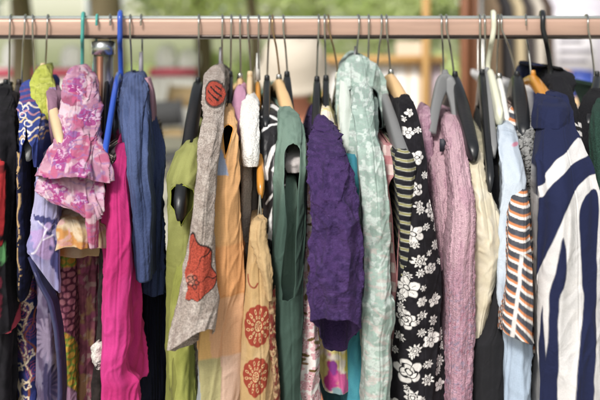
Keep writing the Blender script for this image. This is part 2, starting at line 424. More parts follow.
def arms(par, nx, npy, tip, w0, w1, h0, h1, mat, power=2.6, bend=1.25, name='arms', wm=None):
    """one curved bar from the near tip over the neck to the far tip; widths in photo pixels"""
    tx, ty, d = tip; n0 = np.array(W(nx, npy, 0)); t0 = np.array(W(tx, ty, d)); P = []; R = []
    for k in range(33):
        u = abs(k-16)/16.; sgn = 1 if k < 16 else -1
        x = n0[0]+(t0[0]-n0[0])*u*sgn; y = -sgn*d*u; z = n0[2]+(t0[2]-n0[2])*(.25*u+.75*u**bend)
        P.append((x, y, z-(h0*(1-u)+h1*u)/F/2*.9))
        w = (w0*(1-u)+w1*u) if wm is None else (w0*(1-u)*(1-2*u)+4*wm*u*(1-u)+w1*u*(2*u-1))
        e = 1 if u < .93 else math.sqrt(max(0., 1-((u-.93)/.075)**2))*.9+.1
        R.append((w/F/2*(1-.15*u)*e, (h0*(1-u)+h1*u)/F/2*e))
    m = MB(); m.tube(P, R, 16, up=(1, 0, 0), power=power)
    return m.build(name, mat, par)
blk = simple('black_plastic', '#1e2023', .36, 0, .15, 260, .1, 30, 0)
gry = simple('grey_plastic', '#7a7b7c', .5, 0, .15, 200, .06)
wood = simple('beech_wood', '#dcb888', .42, 0, .2, 120, .14, 40, .15)
woodo = simple('varnished_wood', '#c98a38', .3, 0, .1, 100, .14, 40, .5)
woodp = simple('pale_wood', '#d6bd97', .5, 0, .2, 120, .1, 40)
brn = simple('dark_plastic', '#332a28', .4)
blue = simple('blue_plastic', '#2f55b8', .28, 0, 0, 200, .06, 30, .4)
teal = simple('teal_coated_wire', '#4fa49a', .35)
crm = simple('cream_plastic', '#dcdcc6', .35, 0, 0, 200, .03, 30, .2)
whp = simple('white_plastic', '#e4e4e0', .35, 0, 0, 200, .03)
gcap = simple('grey_sleeve', '#98959c', .5)
def hanger(label, hx, nx, npy, tip, kind, w=(8, 9), h=(14, 12), wm=None, hr=.0012, cap=None, hmat=None, neck=5, **k):
    mats = dict(black=blk, grey=gry, wood=wood, orange=woodo, pale=woodp, brown=brn, blue=blue, cream=crm, white=whp)
    t = thing('clothes_hanger', label, 'hanger', (WX(hx, 0), 0, 1.47), 'hangers hooked over the copper rail')
    hook(t, hx, nx, npy+3, hmat or wire, hr, **k)
    m = mats[kind]
    if neck:
        mb = MB(); a = W(nx, npy-neck, 0); b = W(nx, npy+3, 0)
        mb.tube([a, (a[0], a[1], a[2]-.001), b], [(.0024, .0024), (.0032, .0032), (.0042, .0042)], 12)
        mb.build('neck', m if not kind.startswith('w') else wire, t)
    if cap:
        mb = MB(); a = W(nx, cap[0], 0); b = W(nx, cap[1], 0); mb.tube([a, b], [(.0022, .0022), (.0032, .0032)], 10); mb.build('neck_sleeve', gcap if cap[2] == 'g' else whp, t)
    arms(t, nx, npy, tip, w[0]*.92, w[1]*(.85 if kind == 'black' else 1), h[0], h[1], m, wm=wm, power=4.2 if kind in ('black', 'grey') else 3.)
    return t
H = hanger
H('thin wire hanger with black clips, first on the left over the black dress', 5, 6, 84, (-6, 130, .15), 'black', (9, 8), (18, 10))
H('dark brown hanger arm sloping left between the black dress and navy blouse', 20, 19, 84, (4, 150, .17), 'brown', (7, 8), (16, 12), cap=None)
H('grey hanger inside the embroidered navy blouse sleeve, on a doubled silver hook', 28, 32, 88, (28, 152, .185), 'grey', (6, 9), (12, 12), tw=-4)
H('pale wooden hanger poking out of the chartreuse top', 43, 43, 68, (62, 141, .2), 'pale', (7, 8), (12, 16), wm=10)
H('teal wire hanger carrying the pink floral ruffle blouse', 79, 80, 76, (72, 120, .12), 'white', (4, 4), (6, 6), hmat=teal, hr=.0023, neck=0, topy=10, big=1.8)
H('second teal wire hanger, behind the copper post', 93, 91, 84, (92, 130, .12), 'white', (3, 3), (5, 5), hmat=teal, hr=.0016, far=True, neck=0)
H('black hanger with a ball neck just right of the copper post', 106, 107, 78, (104, 150, .12), 'black', (5, 6), (10, 10), hr=.0014, far=True, tw=1)
H('silver hooked hanger under the denim blue cardigan', 127, 130, 80, (132, 130, .13), 'grey', (5, 6), (8, 8), neck=0)
H('pinkish hanger with a grey neck sleeve, right of the denim cardigan', 138, 141, 80, (152, 122, .1), 'pale', (5, 5), (8, 8), far=True, cap=(52, 82, 'g'))
H('large black contoured hanger ending inside the lime top', 197, 198, 82, (179, 204, .225), 'black', (12, 14), (20, 22), wm=12)
H('hanger with grey neck sleeve under the taupe flower cardigan', 221, 221, 72, (212, 100, .1), 'grey', (5, 6), (6, 8), cap=(47, 69, 'g'))
H('black hanger between the taupe cardigan and plaid blouse', 230, 230, 76, (230, 150, .17), 'black', (7, 8), (16, 12))
H('pale wooden hanger under the rose pink top', 239, 240, 78, (240, 160, .15), 'wood', (7, 8), (16, 12))
H('pale wooden hanger under the white fleecy jumper', 247, 250, 76, (249, 150, .15), 'pale', (7, 8), (16, 12))
t = H('wooden hanger with a white neck sleeve, ending bare above the tan tunic', 258, 258, 82, (261, 188, .2), 'orange', (6, 8), (16, 14), cap=(53, 80, 'w'), neck=0)
mb = MB(); a = W(260, 192, .2); b = W(261, 222, .2); c_ = W(257.5, 222, .2)
mb.tube(smoothpath([a, W(260.5, 205, .2), b, W(259.5, 226, .2), c_, W(259, 205, .2), W(259.6, 193, .2)], 5), .0009, 6); mb.build('wire_clip', steel, t)
H('black hanger over the black and white blouse', 269, 267, 80, (266, 122, .13), 'black', (8, 9), (18, 14))
H('wide pale wooden hanger carrying the sage green dress', 272, 279, 79, (294, 128, .13), 'wood', (9, 10), (14, 16), wm=13, hmat=wirebr)
H('black hanger just behind the wide wooden one', 283, 287, 76, (293, 125, .1), 'black', (8, 8), (16, 14))
H('black hanger over the purple blouse, left of a matching pair', 319, 317, 81, (315, 150, .17), 'black', (8, 11), (20, 14))
H('black hanger over the bright print top, right of a matching pair', 325, 326, 80, (326, 150, .15), 'black', (7, 8), (20, 16))
H('pale grey green plastic hanger left of the mint jacket', 329, 338, 77, (347, 185, .17), 'cream', (5, 12), (14, 14), hmat=wirebr)
H('hanger with a bent hook and grey neck sleeve under the mint collar', 360, 356, 66, (362, 100, .08), 'grey', (5, 6), (6, 8), cap=(46, 65, 'g'), tw=-3)
H('slim hanger standing behind the mint jacket collar', 370, 369, 68, (374, 110, .08), 'grey', (4, 5), (6, 8), neck=0)
H('dark grey hanger with a broad arm ending in the olive striped tee', 383, 378, 78, (407, 163, .2), 'grey', (7, 14), (18, 18), neck=3)
H('pale beech hanger carrying the black floral dress', 388, 391, 74, (411, 112, .125), 'wood', (9, 12), (18, 20), wm=12)
t = thing('clothes_hanger', 'thick flat charcoal hanger arching over the pink cable knit jumper', 'hanger', (WX(444, 0), 0, 1.47), 'hangers hooked over the copper rail')
hook(t, 444, 445, 76, wire, .0012, tw=-3)
P = smoothpath([W(431, 134, .10), W(433.5, 118, .085), W(437, 101, .06), W(441, 88, .035), W(445.5, 81, .02), W(450, 88, .03), W(454, 101, .05), W(456.5, 118, .07), W(457, 136, .085)], 5)
n_ = len(P); R = [(.0042, .0056+.0042*math.exp(-((k/(n_-1)-.5)/.17)**2)) for k in range(n_)]
mb = MB(); mb.tube(P, R, 14, up=(0, 1, 0), power=4.); mb.build('arms', gry, t)
mb = MB(); mb.tube([W(445, 70, .004), W(445.3, 74, .006), W(445.5, 82, .012)], [(.003, .0022), (.0045, .0035), (.006, .007)], 12, up=(1, 0, 0), power=3.); mb.build('neck', gry, t)
H('black hanger leaning right behind the charcoal one', 449, 455, 76, (474, 150, .17), 'black', (9, 13), (18, 16), wm=13)
H('black hanger left of the cream hook', 483, 482, 74, (490, 180, .19), 'black', (8, 9), (18, 18))
H('thin hanger close behind the cream hook', 488, 487, 72, (494, 150, .15), 'grey', (5, 7), (12, 12))
t = H('cream plastic hanger with a thick curled hook and drooping arm', 497, 490, 70, (500, 112, .11), 'cream', (9, 9), (26, 18), hmat=crm, hr=.0032, neck=0, big=2.3)
H('white plastic hanger tucked right of the cream one', 502, 499, 78, (506, 118, .09), 'white', (7, 9), (16, 14))
H('wide black hanger with polished face over the striped cardigan', 505, 517, 76, (524, 130, .13), 'black', (12, 14), (26, 20), wm=15)
H('varnished orange wood hanger carrying the navy striped jacket', 530, 533, 75, (558, 112, .13), 'orange', (10, 11), (14, 16), wm=13, far=True)
H('black plastic hanger with a thick loop hook over the black hooded jacket', 547, 553, 74, (556, 95, .06), 'black', (8, 8), (20, 14), hmat=blk, hr=.0032, neck=0, big=2.3)
H('black hanger at the far right over the black wool coat', 593, 597, 76, (588, 120, .12), 'black', (9, 10), (22, 14), tw=-3)
# blue tubular hanger: closed loop with bottom bar
t = thing('clothes_hanger', 'bright blue tubular plastic hanger carrying the black lace camisole', 'hanger', (WX(117, 0), 0, 1.47), 'hangers hooked over the copper rail')
hook(t, 117, 119, 78, blue, .0033, big=2.3)
P = [W(119, 74, 0), W(116.5, 82, .06), W(112, 108, .12), W(107, 140, .175), W(105, 152, .19), W(105.5, 162, .188), W(107, 164, .17)]
far = [(2*P[0][0]-p[0], -p[1], p[2]) for p in P[:0:-1]]
mb = MB(); mb.tube(smoothpath(P, 6)+smoothpath([(P[-1])]+far, 6)[1:]+[P[0]], .0034, 12); mb.build('arms', blue, t)
mb = MB(); mb.tube(smoothpath([W(119, 74, 0), W(120.5, 84, .03), W(122, 96, .05), W(126, 106, .05)], 6), .0026, 10); mb.build('inner_hook', blue, t)
# ================================================================== THE CLOTHES, left to right
S = fbm
# --- 1 black dress with red and green print
def c1(U, V, X, Y, b):
    c = base(U, '#1b1a1f', '#242228', 9, 3, V)
    c = disc(c, X, Y, 0, 200, 6, 42, '#c0272d', .2, .5, 4)
    c = disc(c, X, Y, 4, 258, 8, 9, '#4f8f52', .15, .4, 5); c = disc(c, X, Y, -6, 300, 7, 22, '#7d2a3f', .2, .6, 6)
    return c
g = garment('black_dress', 'black dress with a red patch and green leaf, leftmost on the rail', 'dress', 3)
b = cloth('dress_body', [(92, -8, 10, .05), (112, -12, 13, .12), (150, -14, 16, .18), (250, -16, 19, .19), (400, -18, 20, .19)], g, 'cotton', c1, xh=3, fold=(3, 14, 160))
cloth('sleeve', [(165, -16, 3, .19), (240, -18, 4, .21), (318, -14, 8, .215), (338, -14, 9, .215, 0, -6)], g, 'cotton', lambda U, V, X, Y, b: mix(c1(U, V, X, Y, b), hexc('#d2475a'), sst(339, 341, Y+abs(X-2)*.6)), depth=.05, extend=False)
# dark brown shirt
g = garment('dark_brown_shirt', 'very dark brown shirt squeezed between the black dress and the embroidered navy blouse', 'shirt', 20)
cloth('shirt_body', [(95, 6, 16, .05), (120, 3, 16, .1), (150, 2, 19, .15), (250, 8, 24, .16), (400, 9, 27, .16)], g, 'cotton', '#211b1c', xh=20, fold=(3, 12, 150))

# --- 2 navy blouse with gold embroidery
def c2(U, V, X, Y, b):
    c = base(U, '#232a5c', '#343f86', 12, 8, V)
    c = mix(c, hexc('#3a4fa0'), (1-sst(140, 170, Y))*.8)
    m = sst(84, 92, Y)*(1-sst(100, 108, Y)); c = mix(c, hexc('#8f4a6e'), m*(np.sin(Y*1.1+X*.3) > .1)*.8)
    for k, (yy, col) in enumerate([(106, '#e9d9c4'), (113, '#c98a9a'), (121, '#e6c98a'), (131, '#e9d9c4'), (139, '#d6b27a')]):
        q = np.abs(Y-yy-2.2*np.sin(X*.55+k)) ; c = mix(c, hexc(col), (1-sst(.7, 1.5, q))*.9)
        q = np.abs(np.hypot((X-28+3*np.sin(k*2.)), (Y-yy-3)*1.1)-3.2); c = mix(c, hexc('#efe6dc'), (1-sst(.4, 1.1, q))*.85)
    low = sst(245, 275, Y)
    # scrolling gold vine, pink fans
    for ph, xo, col, w in ((0, 26, '#e8c9a0', 1.0), (2.1, 25, '#ead6b8', .9), (.8, 35, '#9a5236', .9)):
        q = np.abs(X-xo-5.5*np.sin(Y/9.5+ph)-1.8*np.sin(Y/3.7+ph*2)); c = mix(c, hexc(col), (1-sst(w*.6, w*1.5, q))*low)
    for k in range(12):
        yy = 262+k*15.5; xx = 26+6*math.sin(k*2.4)
        r = np.hypot(X-xx, Y-yy); q = np.abs(r-3.6-.8*np.sin(np.arctan2(Y-yy, X-xx)*5)); c = mix(c, hexc('#ecd9bd'), (1-sst(.5, 1.3, q))*low)
    for k, (xx, yy) in enumerate([(24, 312), (34, 290), (25, 352), (36, 372), (33, 330)]):
        r = np.hypot((X-xx), (Y-yy)*.8); q = (np.sin(r*2.6) > .1)*(1-sst(7, 9, r)); c = mix(c, hexc('#93406a'), q*.8)
    for k in range(3):
        q = np.abs(X-20-k*1.4-(Y-275)*.1*(k-.4)); c = mix(c, hexc('#d99a3a'), (1-sst(.4, 1., q))*sst(262, 268, Y)*(1-sst(292, 298, Y)))
    return c
g = garment('embroidered_blouse', 'navy blouse with cream and gold scroll embroidery and a cobalt shoulder', 'blouse', 28)
b = cloth('blouse_body', [(88, 24, 40, .03), (112, 20, 42, .08), (150, 17, 36, .15), (250, 17, 36, .165), (300, 17, 41, .17), (400, 19, 43, .17)], g, 'cotton', c2, xh=29, res=.9, fold=(1.6, 14, 120))
cloth('sleeve', [(86, 22, 40, .05), (97, 19, 40, .09), (115, 19, 39, .14), (138, 20, 37, .185, .1), (150, 19, 36, .195, .5), (168, 18, 36, .2, .6, 12)], g, 'cotton', c2, depth=.10, res=.8, extend=False, fold=(1.5, 10, 60))
def c2b(U, V, X, Y, b):
    c = base(U, '#15182f', '#1f2347', 6, 3, V)
    q = np.abs(X-19.5-1.2*np.sin(Y/6.)); return mix(c, hexc('#c9a46a'), (1-sst(.5, 1.3, q))*(S(X/3, Y/6, 5) > -.2))
cloth('placket', [(152, 17, 23, .19), (200, 17, 23, .2), (262, 17, 25, .2), (300, 17, 24, .185)], g, 'cotton', c2b, depth=.03, res=.8, extend=False, fold=(.6, 10, 60))
g = garment('sheer_black_blouse', 'black sheer top showing as a narrow dark strip beside the lavender leaf blouse', 'top', 31)
cloth('top_body', [(120, 27, 39, .08), (170, 24, 39, .165), (250, 24, 40, .172), (285, 26, 38, .16), (400, 28, 40, .155)], g, 'shiny', '#1c1716', xh=31, fold=(2, 9, 90))

# --- 3 chartreuse top and lavender leaf blouse
def c3(U, V, X, Y, b):
    c = base(U, '#b3bb25', '#c3c84a', 8, 5, V)
    c = mix(c, hexc('#8d961c'), (np.abs(S(X/5, Y/8, 6)) < .08)*.6)
    return mix(c, hexc('#a98ab8'), (X > 50.5)*(Y > 88))
g = garment('chartreuse_top', 'chartreuse green top with a mauve inner facing, over a pale wooden hanger', 'top', 43)
cloth('top_body', [(68, 39, 48, .03), (76, 36, 54, .05), (90, 34, 57, .09), (112, 36, 56, .12), (160, 38, 55, .13), (300, 40, 56, .14), (400, 40, 56, .14)], g, 'cotton', c3, xh=43, res=1.0, fold=(1.8, 12, 80))
cloth('facing', [(90, 46, 54, .085), (99, 47, 57, .12), (125, 48, 57, .14), (180, 49, 57, .14), (260, 50, 57, .14)], g, 'cotton', '#9a7088', depth=.03, extend=False)
def c3b(U, V, X, Y, b):
    c = base(U, '#b3afd8', '#8f8cc4', 14, 9, V, 2.)
    m = sst(205, 225, Y)
    for k, (x0, y0, x1, y1, w) in enumerate([(34, 216, 56, 226, 3.5), (36, 180, 50, 200, 3), (46, 232, 58, 262, 6), (58, 214, 44, 250, 1.)]):
        t = np.clip(((X-x0)*(x1-x0)+(Y-y0)*(y1-y0))/((x1-x0)**2+(y1-y0)**2), 0, 1)
        q = np.hypot(X-x0-t*(x1-x0), Y-y0-t*(y1-y0)); ser = 1.4*np.sin(t*34)
        c = mix(c, hexc('#4a4a82'), 1-sst(w*np.sin(t*3.1)+ser*.6-.3, w*np.sin(t*3.1)+ser*.6+.8, q))
    c = disc(c, X, Y, 42, 243, 9, 17, '#b79ad2', .15, .6, 7)
    for x0, y0, x1, y1 in ((35, 262, 47, 230), (47, 230, 40, 222), (44, 240, 52, 236)):
        t = np.clip(((X-x0)*(x1-x0)+(Y-y0)*(y1-y0))/((x1-x0)**2+(y1-y0)**2), 0, 1)
        c = mix(c, hexc('#e6e0f2'), (1-sst(.3, .9, np.hypot(X-x0-t*(x1-x0), Y-y0-t*(y1-y0)))))
    return mix(c, hexc('#dcd8ea'), (1-sst(120, 150, Y))*.8)
def c3c(U, V, X, Y, b):
    c = base(U, '#7d7390', '#5b4c6c', 8, 13, V, 2.)
    for x0, y0, s in ((50, 292, 1), (50, 340, -1), (48, 385, 1)):
        for k in range(9):
            a = -1.5+k*.38
            x1, y1 = x0+s*14*math.cos(a), y0+20*math.sin(a); t = np.clip(((X-x0)*(x1-x0)+(Y-y0)*(y1-y0))/((x1-x0)**2+(y1-y0)**2), 0, 1)
            c = mix(c, hexc('#3b3458' if y0 != 340 else '#8f7f9c'), 1-sst(.8, 2., np.hypot(X-x0-t*(x1-x0), Y-y0-t*(y1-y0))))
    return c
g = garment('leaf_print_blouse', 'lavender blouse printed with indigo leaves, its open sleeve hanging under the chartreuse top', 'blouse', 36)
cloth('blouse_body', [(100, 36, 46, .05), (140, 36, 50, .12), (200, 38, 56, .17), (260, 38, 58, .185), (320, 39, 59, .19), (400, 40, 60, .19)], g, 'cotton', c3c, xh=40, res=.9, fold=(2, 12, 120))
cloth('sleeve', [(146, 36, 48, .15), (165, 36, 50, .185), (190, 35, 54, .21), (232, 29, 56, .225, .0, 4), (255, 25, 57, .23, .0, 8, 10), (268, 25, 58, .23, .0, 20, 20)], g, 'cotton', c3b, depth=.035, res=.8, extend=False, fold=(1.6, 12, 70))
cloth('sleeve_edge', [(258, 27, 31, .2), (280, 35, 40, .218), (305, 47, 52, .218), (335, 54, 58, .218), (400, 57, 61, .215)], g, 'satin', '#3a3c66', depth=.02, extend=True)

# --- 4 pink floral ruffle blouse
def c4(U, V, X, Y, b):
    c = base(U, '#d3a2b8', '#b87898', 12, 21, V)
    c = mix(c, hexc('#a34b6e'), sst(.1, .35, S(X/9+3, Y/15, 31))*(1-sst(120, 190, Y))*.9)
    c = mix(c, hexc('#c3507f'), sst(.12, .3, S(X/10+7, Y/12+4, 33))*.85)
    w = S(X/9, Y/9, 35)*9
    for x, y, r in ((71, 136, 11), (84, 172, 10), (46, 186, 9), (60, 196, 12), (80, 200, 11), (67, 160, 8), (78, 88, 7), (88, 120, 8), (96, 190, 7)):
        rad = np.hypot(X-x, Y-y)+w
        th = np.arctan2(Y-y, X-x)
        c = mix(c, hexc('#a82c86'), (1-sst(r*.8, r, rad))*.85)
        c = mix(c, hexc('#e7c3dc'), sst(.0, .25, S(th*2.2+x, rad/3.5+w*.1, 77))*(1-sst(r*.8, r, rad))*.8)
    c = mix(c, hexc('#8a6fb4'), (1-sst(.03, .09, np.abs(S(X/11+2, Y/9, 41))))*.55)
    c = mix(c, hexc('#ecd9de'), sst(.22, .42, S(X/7, Y/10, 43))*.55)
    return c
def c4b(U, V, X, Y, b):
    c = base(U, '#d9c3a2', '#c2a070', 10, 23, V)
    c = mix(c, hexc('#c9893a'), sst(.1, .4, S(X/14, Y/9, 24))*(X < 88)); return mix(c, hexc('#d79aa8'), sst(.15, .4, S(X/8+5, Y/8, 26))*.6)
def c4c(U, V, X, Y, b):
    c = base(U, '#a6586e', '#88465a', 10, 27, V); c = mix(c, hexc('#b98a5c'), sst(.15, .4, S(X/7, Y/16, 28))*.9)
    c = mix(c, hexc('#b3557f'), sst(.2, .4, S(X/6+9, Y/10, 29))*.8); return mix(c, hexc('#cdb4a4'), sst(.3, .45, S(X/5, Y/7+5, 36))*.5)
def c4d(U, V, X, Y, b):
    gx = X/6.2+.5*(np.floor(Y/6.8) % 2); r = np.hypot((gx % 1)-.5, ((Y/6.8) % 1)-.5)
    c = base(U, '#b5717f', '#a05a70', 9, 3, V); c = mix(c, hexc('#5f2c44'), sst(.36, .46, r))
    y = base(U, '#d6a800', '#c99200', 7, 4, V); y = mix(y, hexc('#7c9a1c'), sst(.38, .46, r))
    m = np.clip(sst(0, 2, 262-Y+X*.1)*sst(232, 236, Y)+sst(0, 2, Y-328-(X-64)*1.2)*(1-sst(0, 3, Y-378-(X-64)*1.5)), 0, 1)
    c = mix(c, y, m) if False else c*(1-m[..., None])+y*m[..., None]
    return mix(c, hexc('#b78cae'), sst(378, 384, Y-(X-64)*1.5))
g = garment('ruffled_floral_blouse', 'pink and magenta floral blouse with a wide flared ruffle sleeve, on a teal hanger', 'blouse', 80)
cloth('blouse_body', [(76, 70, 88, .04), (100, 72, 96, .09), (150, 74, 101, .14), (250, 70, 101, .16), (300, 72, 100, .16), (400, 74, 98, .16)], g, 'cotton', c4c, xh=80, res=1.0, fold=(3, 11, 90))
cloth('scaled_panel', [(235, 58, 74, .17), (300, 58, 75, .18), (335, 57, 74, .185), (400, 60, 75, .18)], g, 'cotton', c4d, depth=.04, res=.8, fold=(.8, 12, 90))
cloth('ruffle_sleeve', [(70, 70, 82, .05), (82, 66, 88, .09), (105, 62, 91, .14), (135, 57, 92, .19), (158, 48, 97, .225), (168, 42, 101, .24, 0, 8), (177, 37, 104, .245, 0, 14, 3)], g, 'cotton', c4, depth=.045, res=.75, extend=False, fold=(3.2, 13, 60), crease=.9, capk=1., ffac=1.2)
cloth('ruffle_inside', [(150, 52, 94, .19), (170, 43, 100, .215), (186, 38, 103, .228), (196, 41, 104, .232, 0, 0, 2), (205, 50, 103, .235, 0, 0, 4), (212, 64, 101, .237, 0, 0, 5), (218, 80, 98, .238, 0, 0, 2)], g, 'cotton', c4, depth=.012, res=.8, extend=False, fold=(3.4, 12, 50), crease=.8, skew=.3)
cloth('under_ruffle', [(214, 58, 84, .19), (224, 54, 94, .215, 0, 6), (236, 52, 104, .222, 0, 12, -3), (246, 52, 106, .224, 0, 26, -4)], g, 'cotton', c4b, depth=.05, res=.8, extend=False, fold=(4.2, 13, 50), crease=.9)
cloth('ruffle_tail', [(205, 84, 95, .235), (222, 86, 96, .24), (240, 88, 95, .24), (250, 90, 94, .24, 0, 4)], g, 'cotton', c4, depth=.02, res=.8, extend=False, fold=(1.5, 9, 40))

# --- 5 lace top on the blue hanger
def c5(U, V, X, Y, b):
    c = base(U, '#2a2424', '#3a3230', 5, 9, V); q = (np.abs(S(X/1.8, Y/2.2, 12)) < .12)*(1-sst(188, 200, Y)); return mix(c, hexc('#cbb9ad'), q*.9)
g = garment('black_lace_camisole', 'black camisole with a lace strap, hung on the bright blue plastic hanger', 'camisole', 117)
cloth('camisole_body', [(152, 97, 104, .19), (160, 96, 112, .195), (200, 99, 116, .195), (260, 100, 112, .19), (400, 92, 108, .19)], g, 'cotton', c5, depth=.3, res=.9, fold=(1.5, 8, 60))
cloth('lace_frill', [(344, 97, 104, .2), (352, 92, 106, .205), (363, 92, 105, .205), (370, 96, 103, .205, 0, 5)], g, 'fuzzy', lambda U, V, X, Y, b: mix(base(U, '#e9e4dc', '#c9c2ba', 4, 5, V), hexc('#3a3436'), sst(0, 3, Y-360+(X-100))*(S(X/2, Y/2, 5) > 0)), depth=.03, res=.9, extend=False, fold=(3, 6, 20))

# --- 6 hot pink top
g = garment('hot_pink_top', 'hot pink sleeveless top with a wavy side seam running down to its hem', 'top', 124)
def c6(U, V, X, Y, b): return base(U, '#d01f7c', '#d62c8a', 25, 3, V, 2)
cloth('top_body', [(130, 123, 128, .11), (152, 117, 131, .15), (185, 108, 135, .2), (230, 106, 138, .21), (300, 108, 143, .215), (350, 106, 147, .22), (378, 105, 151, .225), (386, 108, 148, .225, 0, -6)], g, 'cotton', c6, xh=124, res=1.1, fold=(3., 15, 110), crease=.8, extend=False)
cloth('front_flap', [(146, 117, 126, .155), (185, 108, 126, .213), (212, 106, 127, .225), (250, 106, 128, .235), (300, 103, 128, .24), (345, 101, 131, .245), (362, 100, 126, .25), (376, 100, 128, .25), (390, 100, 139, .25), (400, 100, 138, .25)], g, 'cotton', c6, depth=.035, res=1.1, fold=(1.8, 18, 110), crease=.8)

# --- 7 denim blue jumper + navy shirts
g = garment('denim_blue_cardigan', 'faded denim blue ribbed cardigan beside the hot pink top', 'cardigan', 128)
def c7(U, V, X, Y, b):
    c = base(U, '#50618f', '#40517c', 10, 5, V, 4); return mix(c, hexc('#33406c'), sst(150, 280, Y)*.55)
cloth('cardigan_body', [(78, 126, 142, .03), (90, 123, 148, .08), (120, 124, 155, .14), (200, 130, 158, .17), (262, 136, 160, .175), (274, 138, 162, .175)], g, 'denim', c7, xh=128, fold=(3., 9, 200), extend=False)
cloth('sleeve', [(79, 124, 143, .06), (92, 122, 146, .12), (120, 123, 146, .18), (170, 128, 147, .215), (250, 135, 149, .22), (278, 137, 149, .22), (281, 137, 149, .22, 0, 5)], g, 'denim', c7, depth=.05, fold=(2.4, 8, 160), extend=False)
g = garment('slate_blue_shirt', 'slate blue shirt with a pink collar strip, behind the denim blue cardigan', 'shirt', 139)
cloth('shirt_body', [(100, 146, 152, .04), (118, 148, 158, .09), (160, 147, 165, .15), (250, 146, 166, .17), (290, 145, 167, .17), (296, 146, 166, .17)], g, 'denim', '#3f4f7c', xh=139, fold=(2.4, 9, 180), extend=False)
cloth('collar', [(78, 144, 147, .05), (100, 147, 153, .08), (128, 150, 154, .1)], g, 'cotton', '#b88a9a', depth=.02, extend=False)
g = garment('midnight_blue_coat', 'midnight blue long coat with vertical ribs, hanging low between the pink and lime tops', 'coat', 148)
cloth('coat_body', [(110, 146, 152, .02), (200, 140, 162, .1), (300, 138, 168, .15), (400, 138, 170, .16)], g, 'rib', '#1c2034', xh=148, fold=(2.2, 7, 260))

# --- 8 lime top
g = garment('lime_sleeveless_top', 'lime green sleeveless top open over the black contoured hanger', 'top', 197)
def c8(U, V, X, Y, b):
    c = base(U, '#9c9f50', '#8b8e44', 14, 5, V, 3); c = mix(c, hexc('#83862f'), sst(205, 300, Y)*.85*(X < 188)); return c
cloth('top_body', [(148, 184, 199, .17, 0, 0), (156, 177, 200, .185), (172, 170, 200, .2, .0), (184, 167, 199, .205, .0), (187, 167, 199, .205, .28), (193, 167, 199, .205, .5), (206, 168, 198, .205, .5), (214, 168, 198, .205, .25), (222, 168, 197, .205, .08), (228, 168, 197, .205, 0), (250, 170, 195, .205, .0), (300, 168, 190, .205, 0), (330, 167, 186, .205, .0), (352, 166, 184, .205), (400, 167, 188, .205)], g, 'cotton', c8, depth=.36, xh=197, fold=(2.0, 12, 120), trim='#98a046')
cloth('side_panel', [(180, 188, 201, .18), (240, 182, 197, .2), (300, 172, 190, .21), (345, 170, 192, .21), (400, 172, 195, .21)], g, 'cotton', lambda U, V, X, Y, b: base(U, '#8e9334', '#a5aa45', 9, 7, V, 4), depth=.05, fold=(1.8, 8, 140))

# --- 9 taupe knit with a big red flower
def c9(U, V, X, Y, b):
    c = base(U, '#a99a90', '#b9aca2', 6, 5, V); c = mix(c, hexc('#847468'), sst(.1, .4, S(X/3, Y/3, 11))*.4)
    q = np.hypot((X-214)/8.5, (Y-94)/13); c = mix(c, hexc('#b5422c'), 1-sst(.9, 1.05, q))
    c = mix(c, hexc('#2a2322'), (1-sst(.06, .14, np.abs(q-1)))*.8); c = mix(c, hexc('#2a2322'), (np.sin((X*1.3-Y*.9))>.55)*(q < .62))
    # big blossom: red petals with black outlines
    y0, x0 = 284, 193
    th = np.arctan2((Y-y0)*.5, X-x0+4); r = np.hypot((X-x0)*2.3, np.where(Y > y0, (Y-y0)*2.5, Y-y0))
    R = 46+3.*np.cos(th*9); inside = (1-sst(R-1, R+.5, r))*(X > x0-4+.8*np.sin(Y/5))
    c = mix(c, hexc('#b5452e'), inside)
    vein = (1-sst(.05, .12, np.abs(np.sin(th*5.+.5+.3*np.sin(r*.25)))))*(r > 9)
    c = mix(c, hexc('#231c1c'), np.clip(vein*inside+(1-sst(.5, 1.8, np.abs(r-R)))*(X > x0-4+.8*np.sin(Y/5)), 0, 1)*.95)
    c = mix(c, hexc('#c9806a'), (1-sst(7, 9, r)))
    for k in range(5):
        cx, cy = x0+2+3*math.cos(k*1.3), y0+5*math.sin(k*1.3); q = np.abs(np.hypot(X-cx, Y-cy)-2.2); c = mix(c, hexc('#3a2a28'), (1-sst(.3, .9, q))*.9)
    return c
g = garment('taupe_flower_cardigan', 'taupe wool cardigan with a large red black-veined flower and a rolled cuff', 'cardigan', 221)
cloth('cardigan_body', [(70, 212, 222, .03), (84, 207, 228, .08), (120, 205, 226, .13), (200, 196, 216, .18), (300, 190, 214, .19), (400, 188, 204, .19)], g, 'heather', lambda U, V, X, Y, b: base(U, '#8b7f74', '#75695f', 6, 5, V), xh=221, fold=(2, 9, 160))
cloth('sleeve', [(69, 210, 221, .06), (80, 203, 223, .11), (110, 202, 221, .17), (140, 200, 219, .215), (180, 196, 214, .245), (225, 191, 212, .26), (255, 187, 213, .265), (290, 182, 215, .275), (312, 178, 217, .28, 0, 3, -2), (328, 173, 217, .285, 0, 10, -8), (338, 171, 215, .29, 0, 26, -11)], g, 'heather', c9, depth=.05, res=.75, fold=(1.8, 12, 120), extend=False)

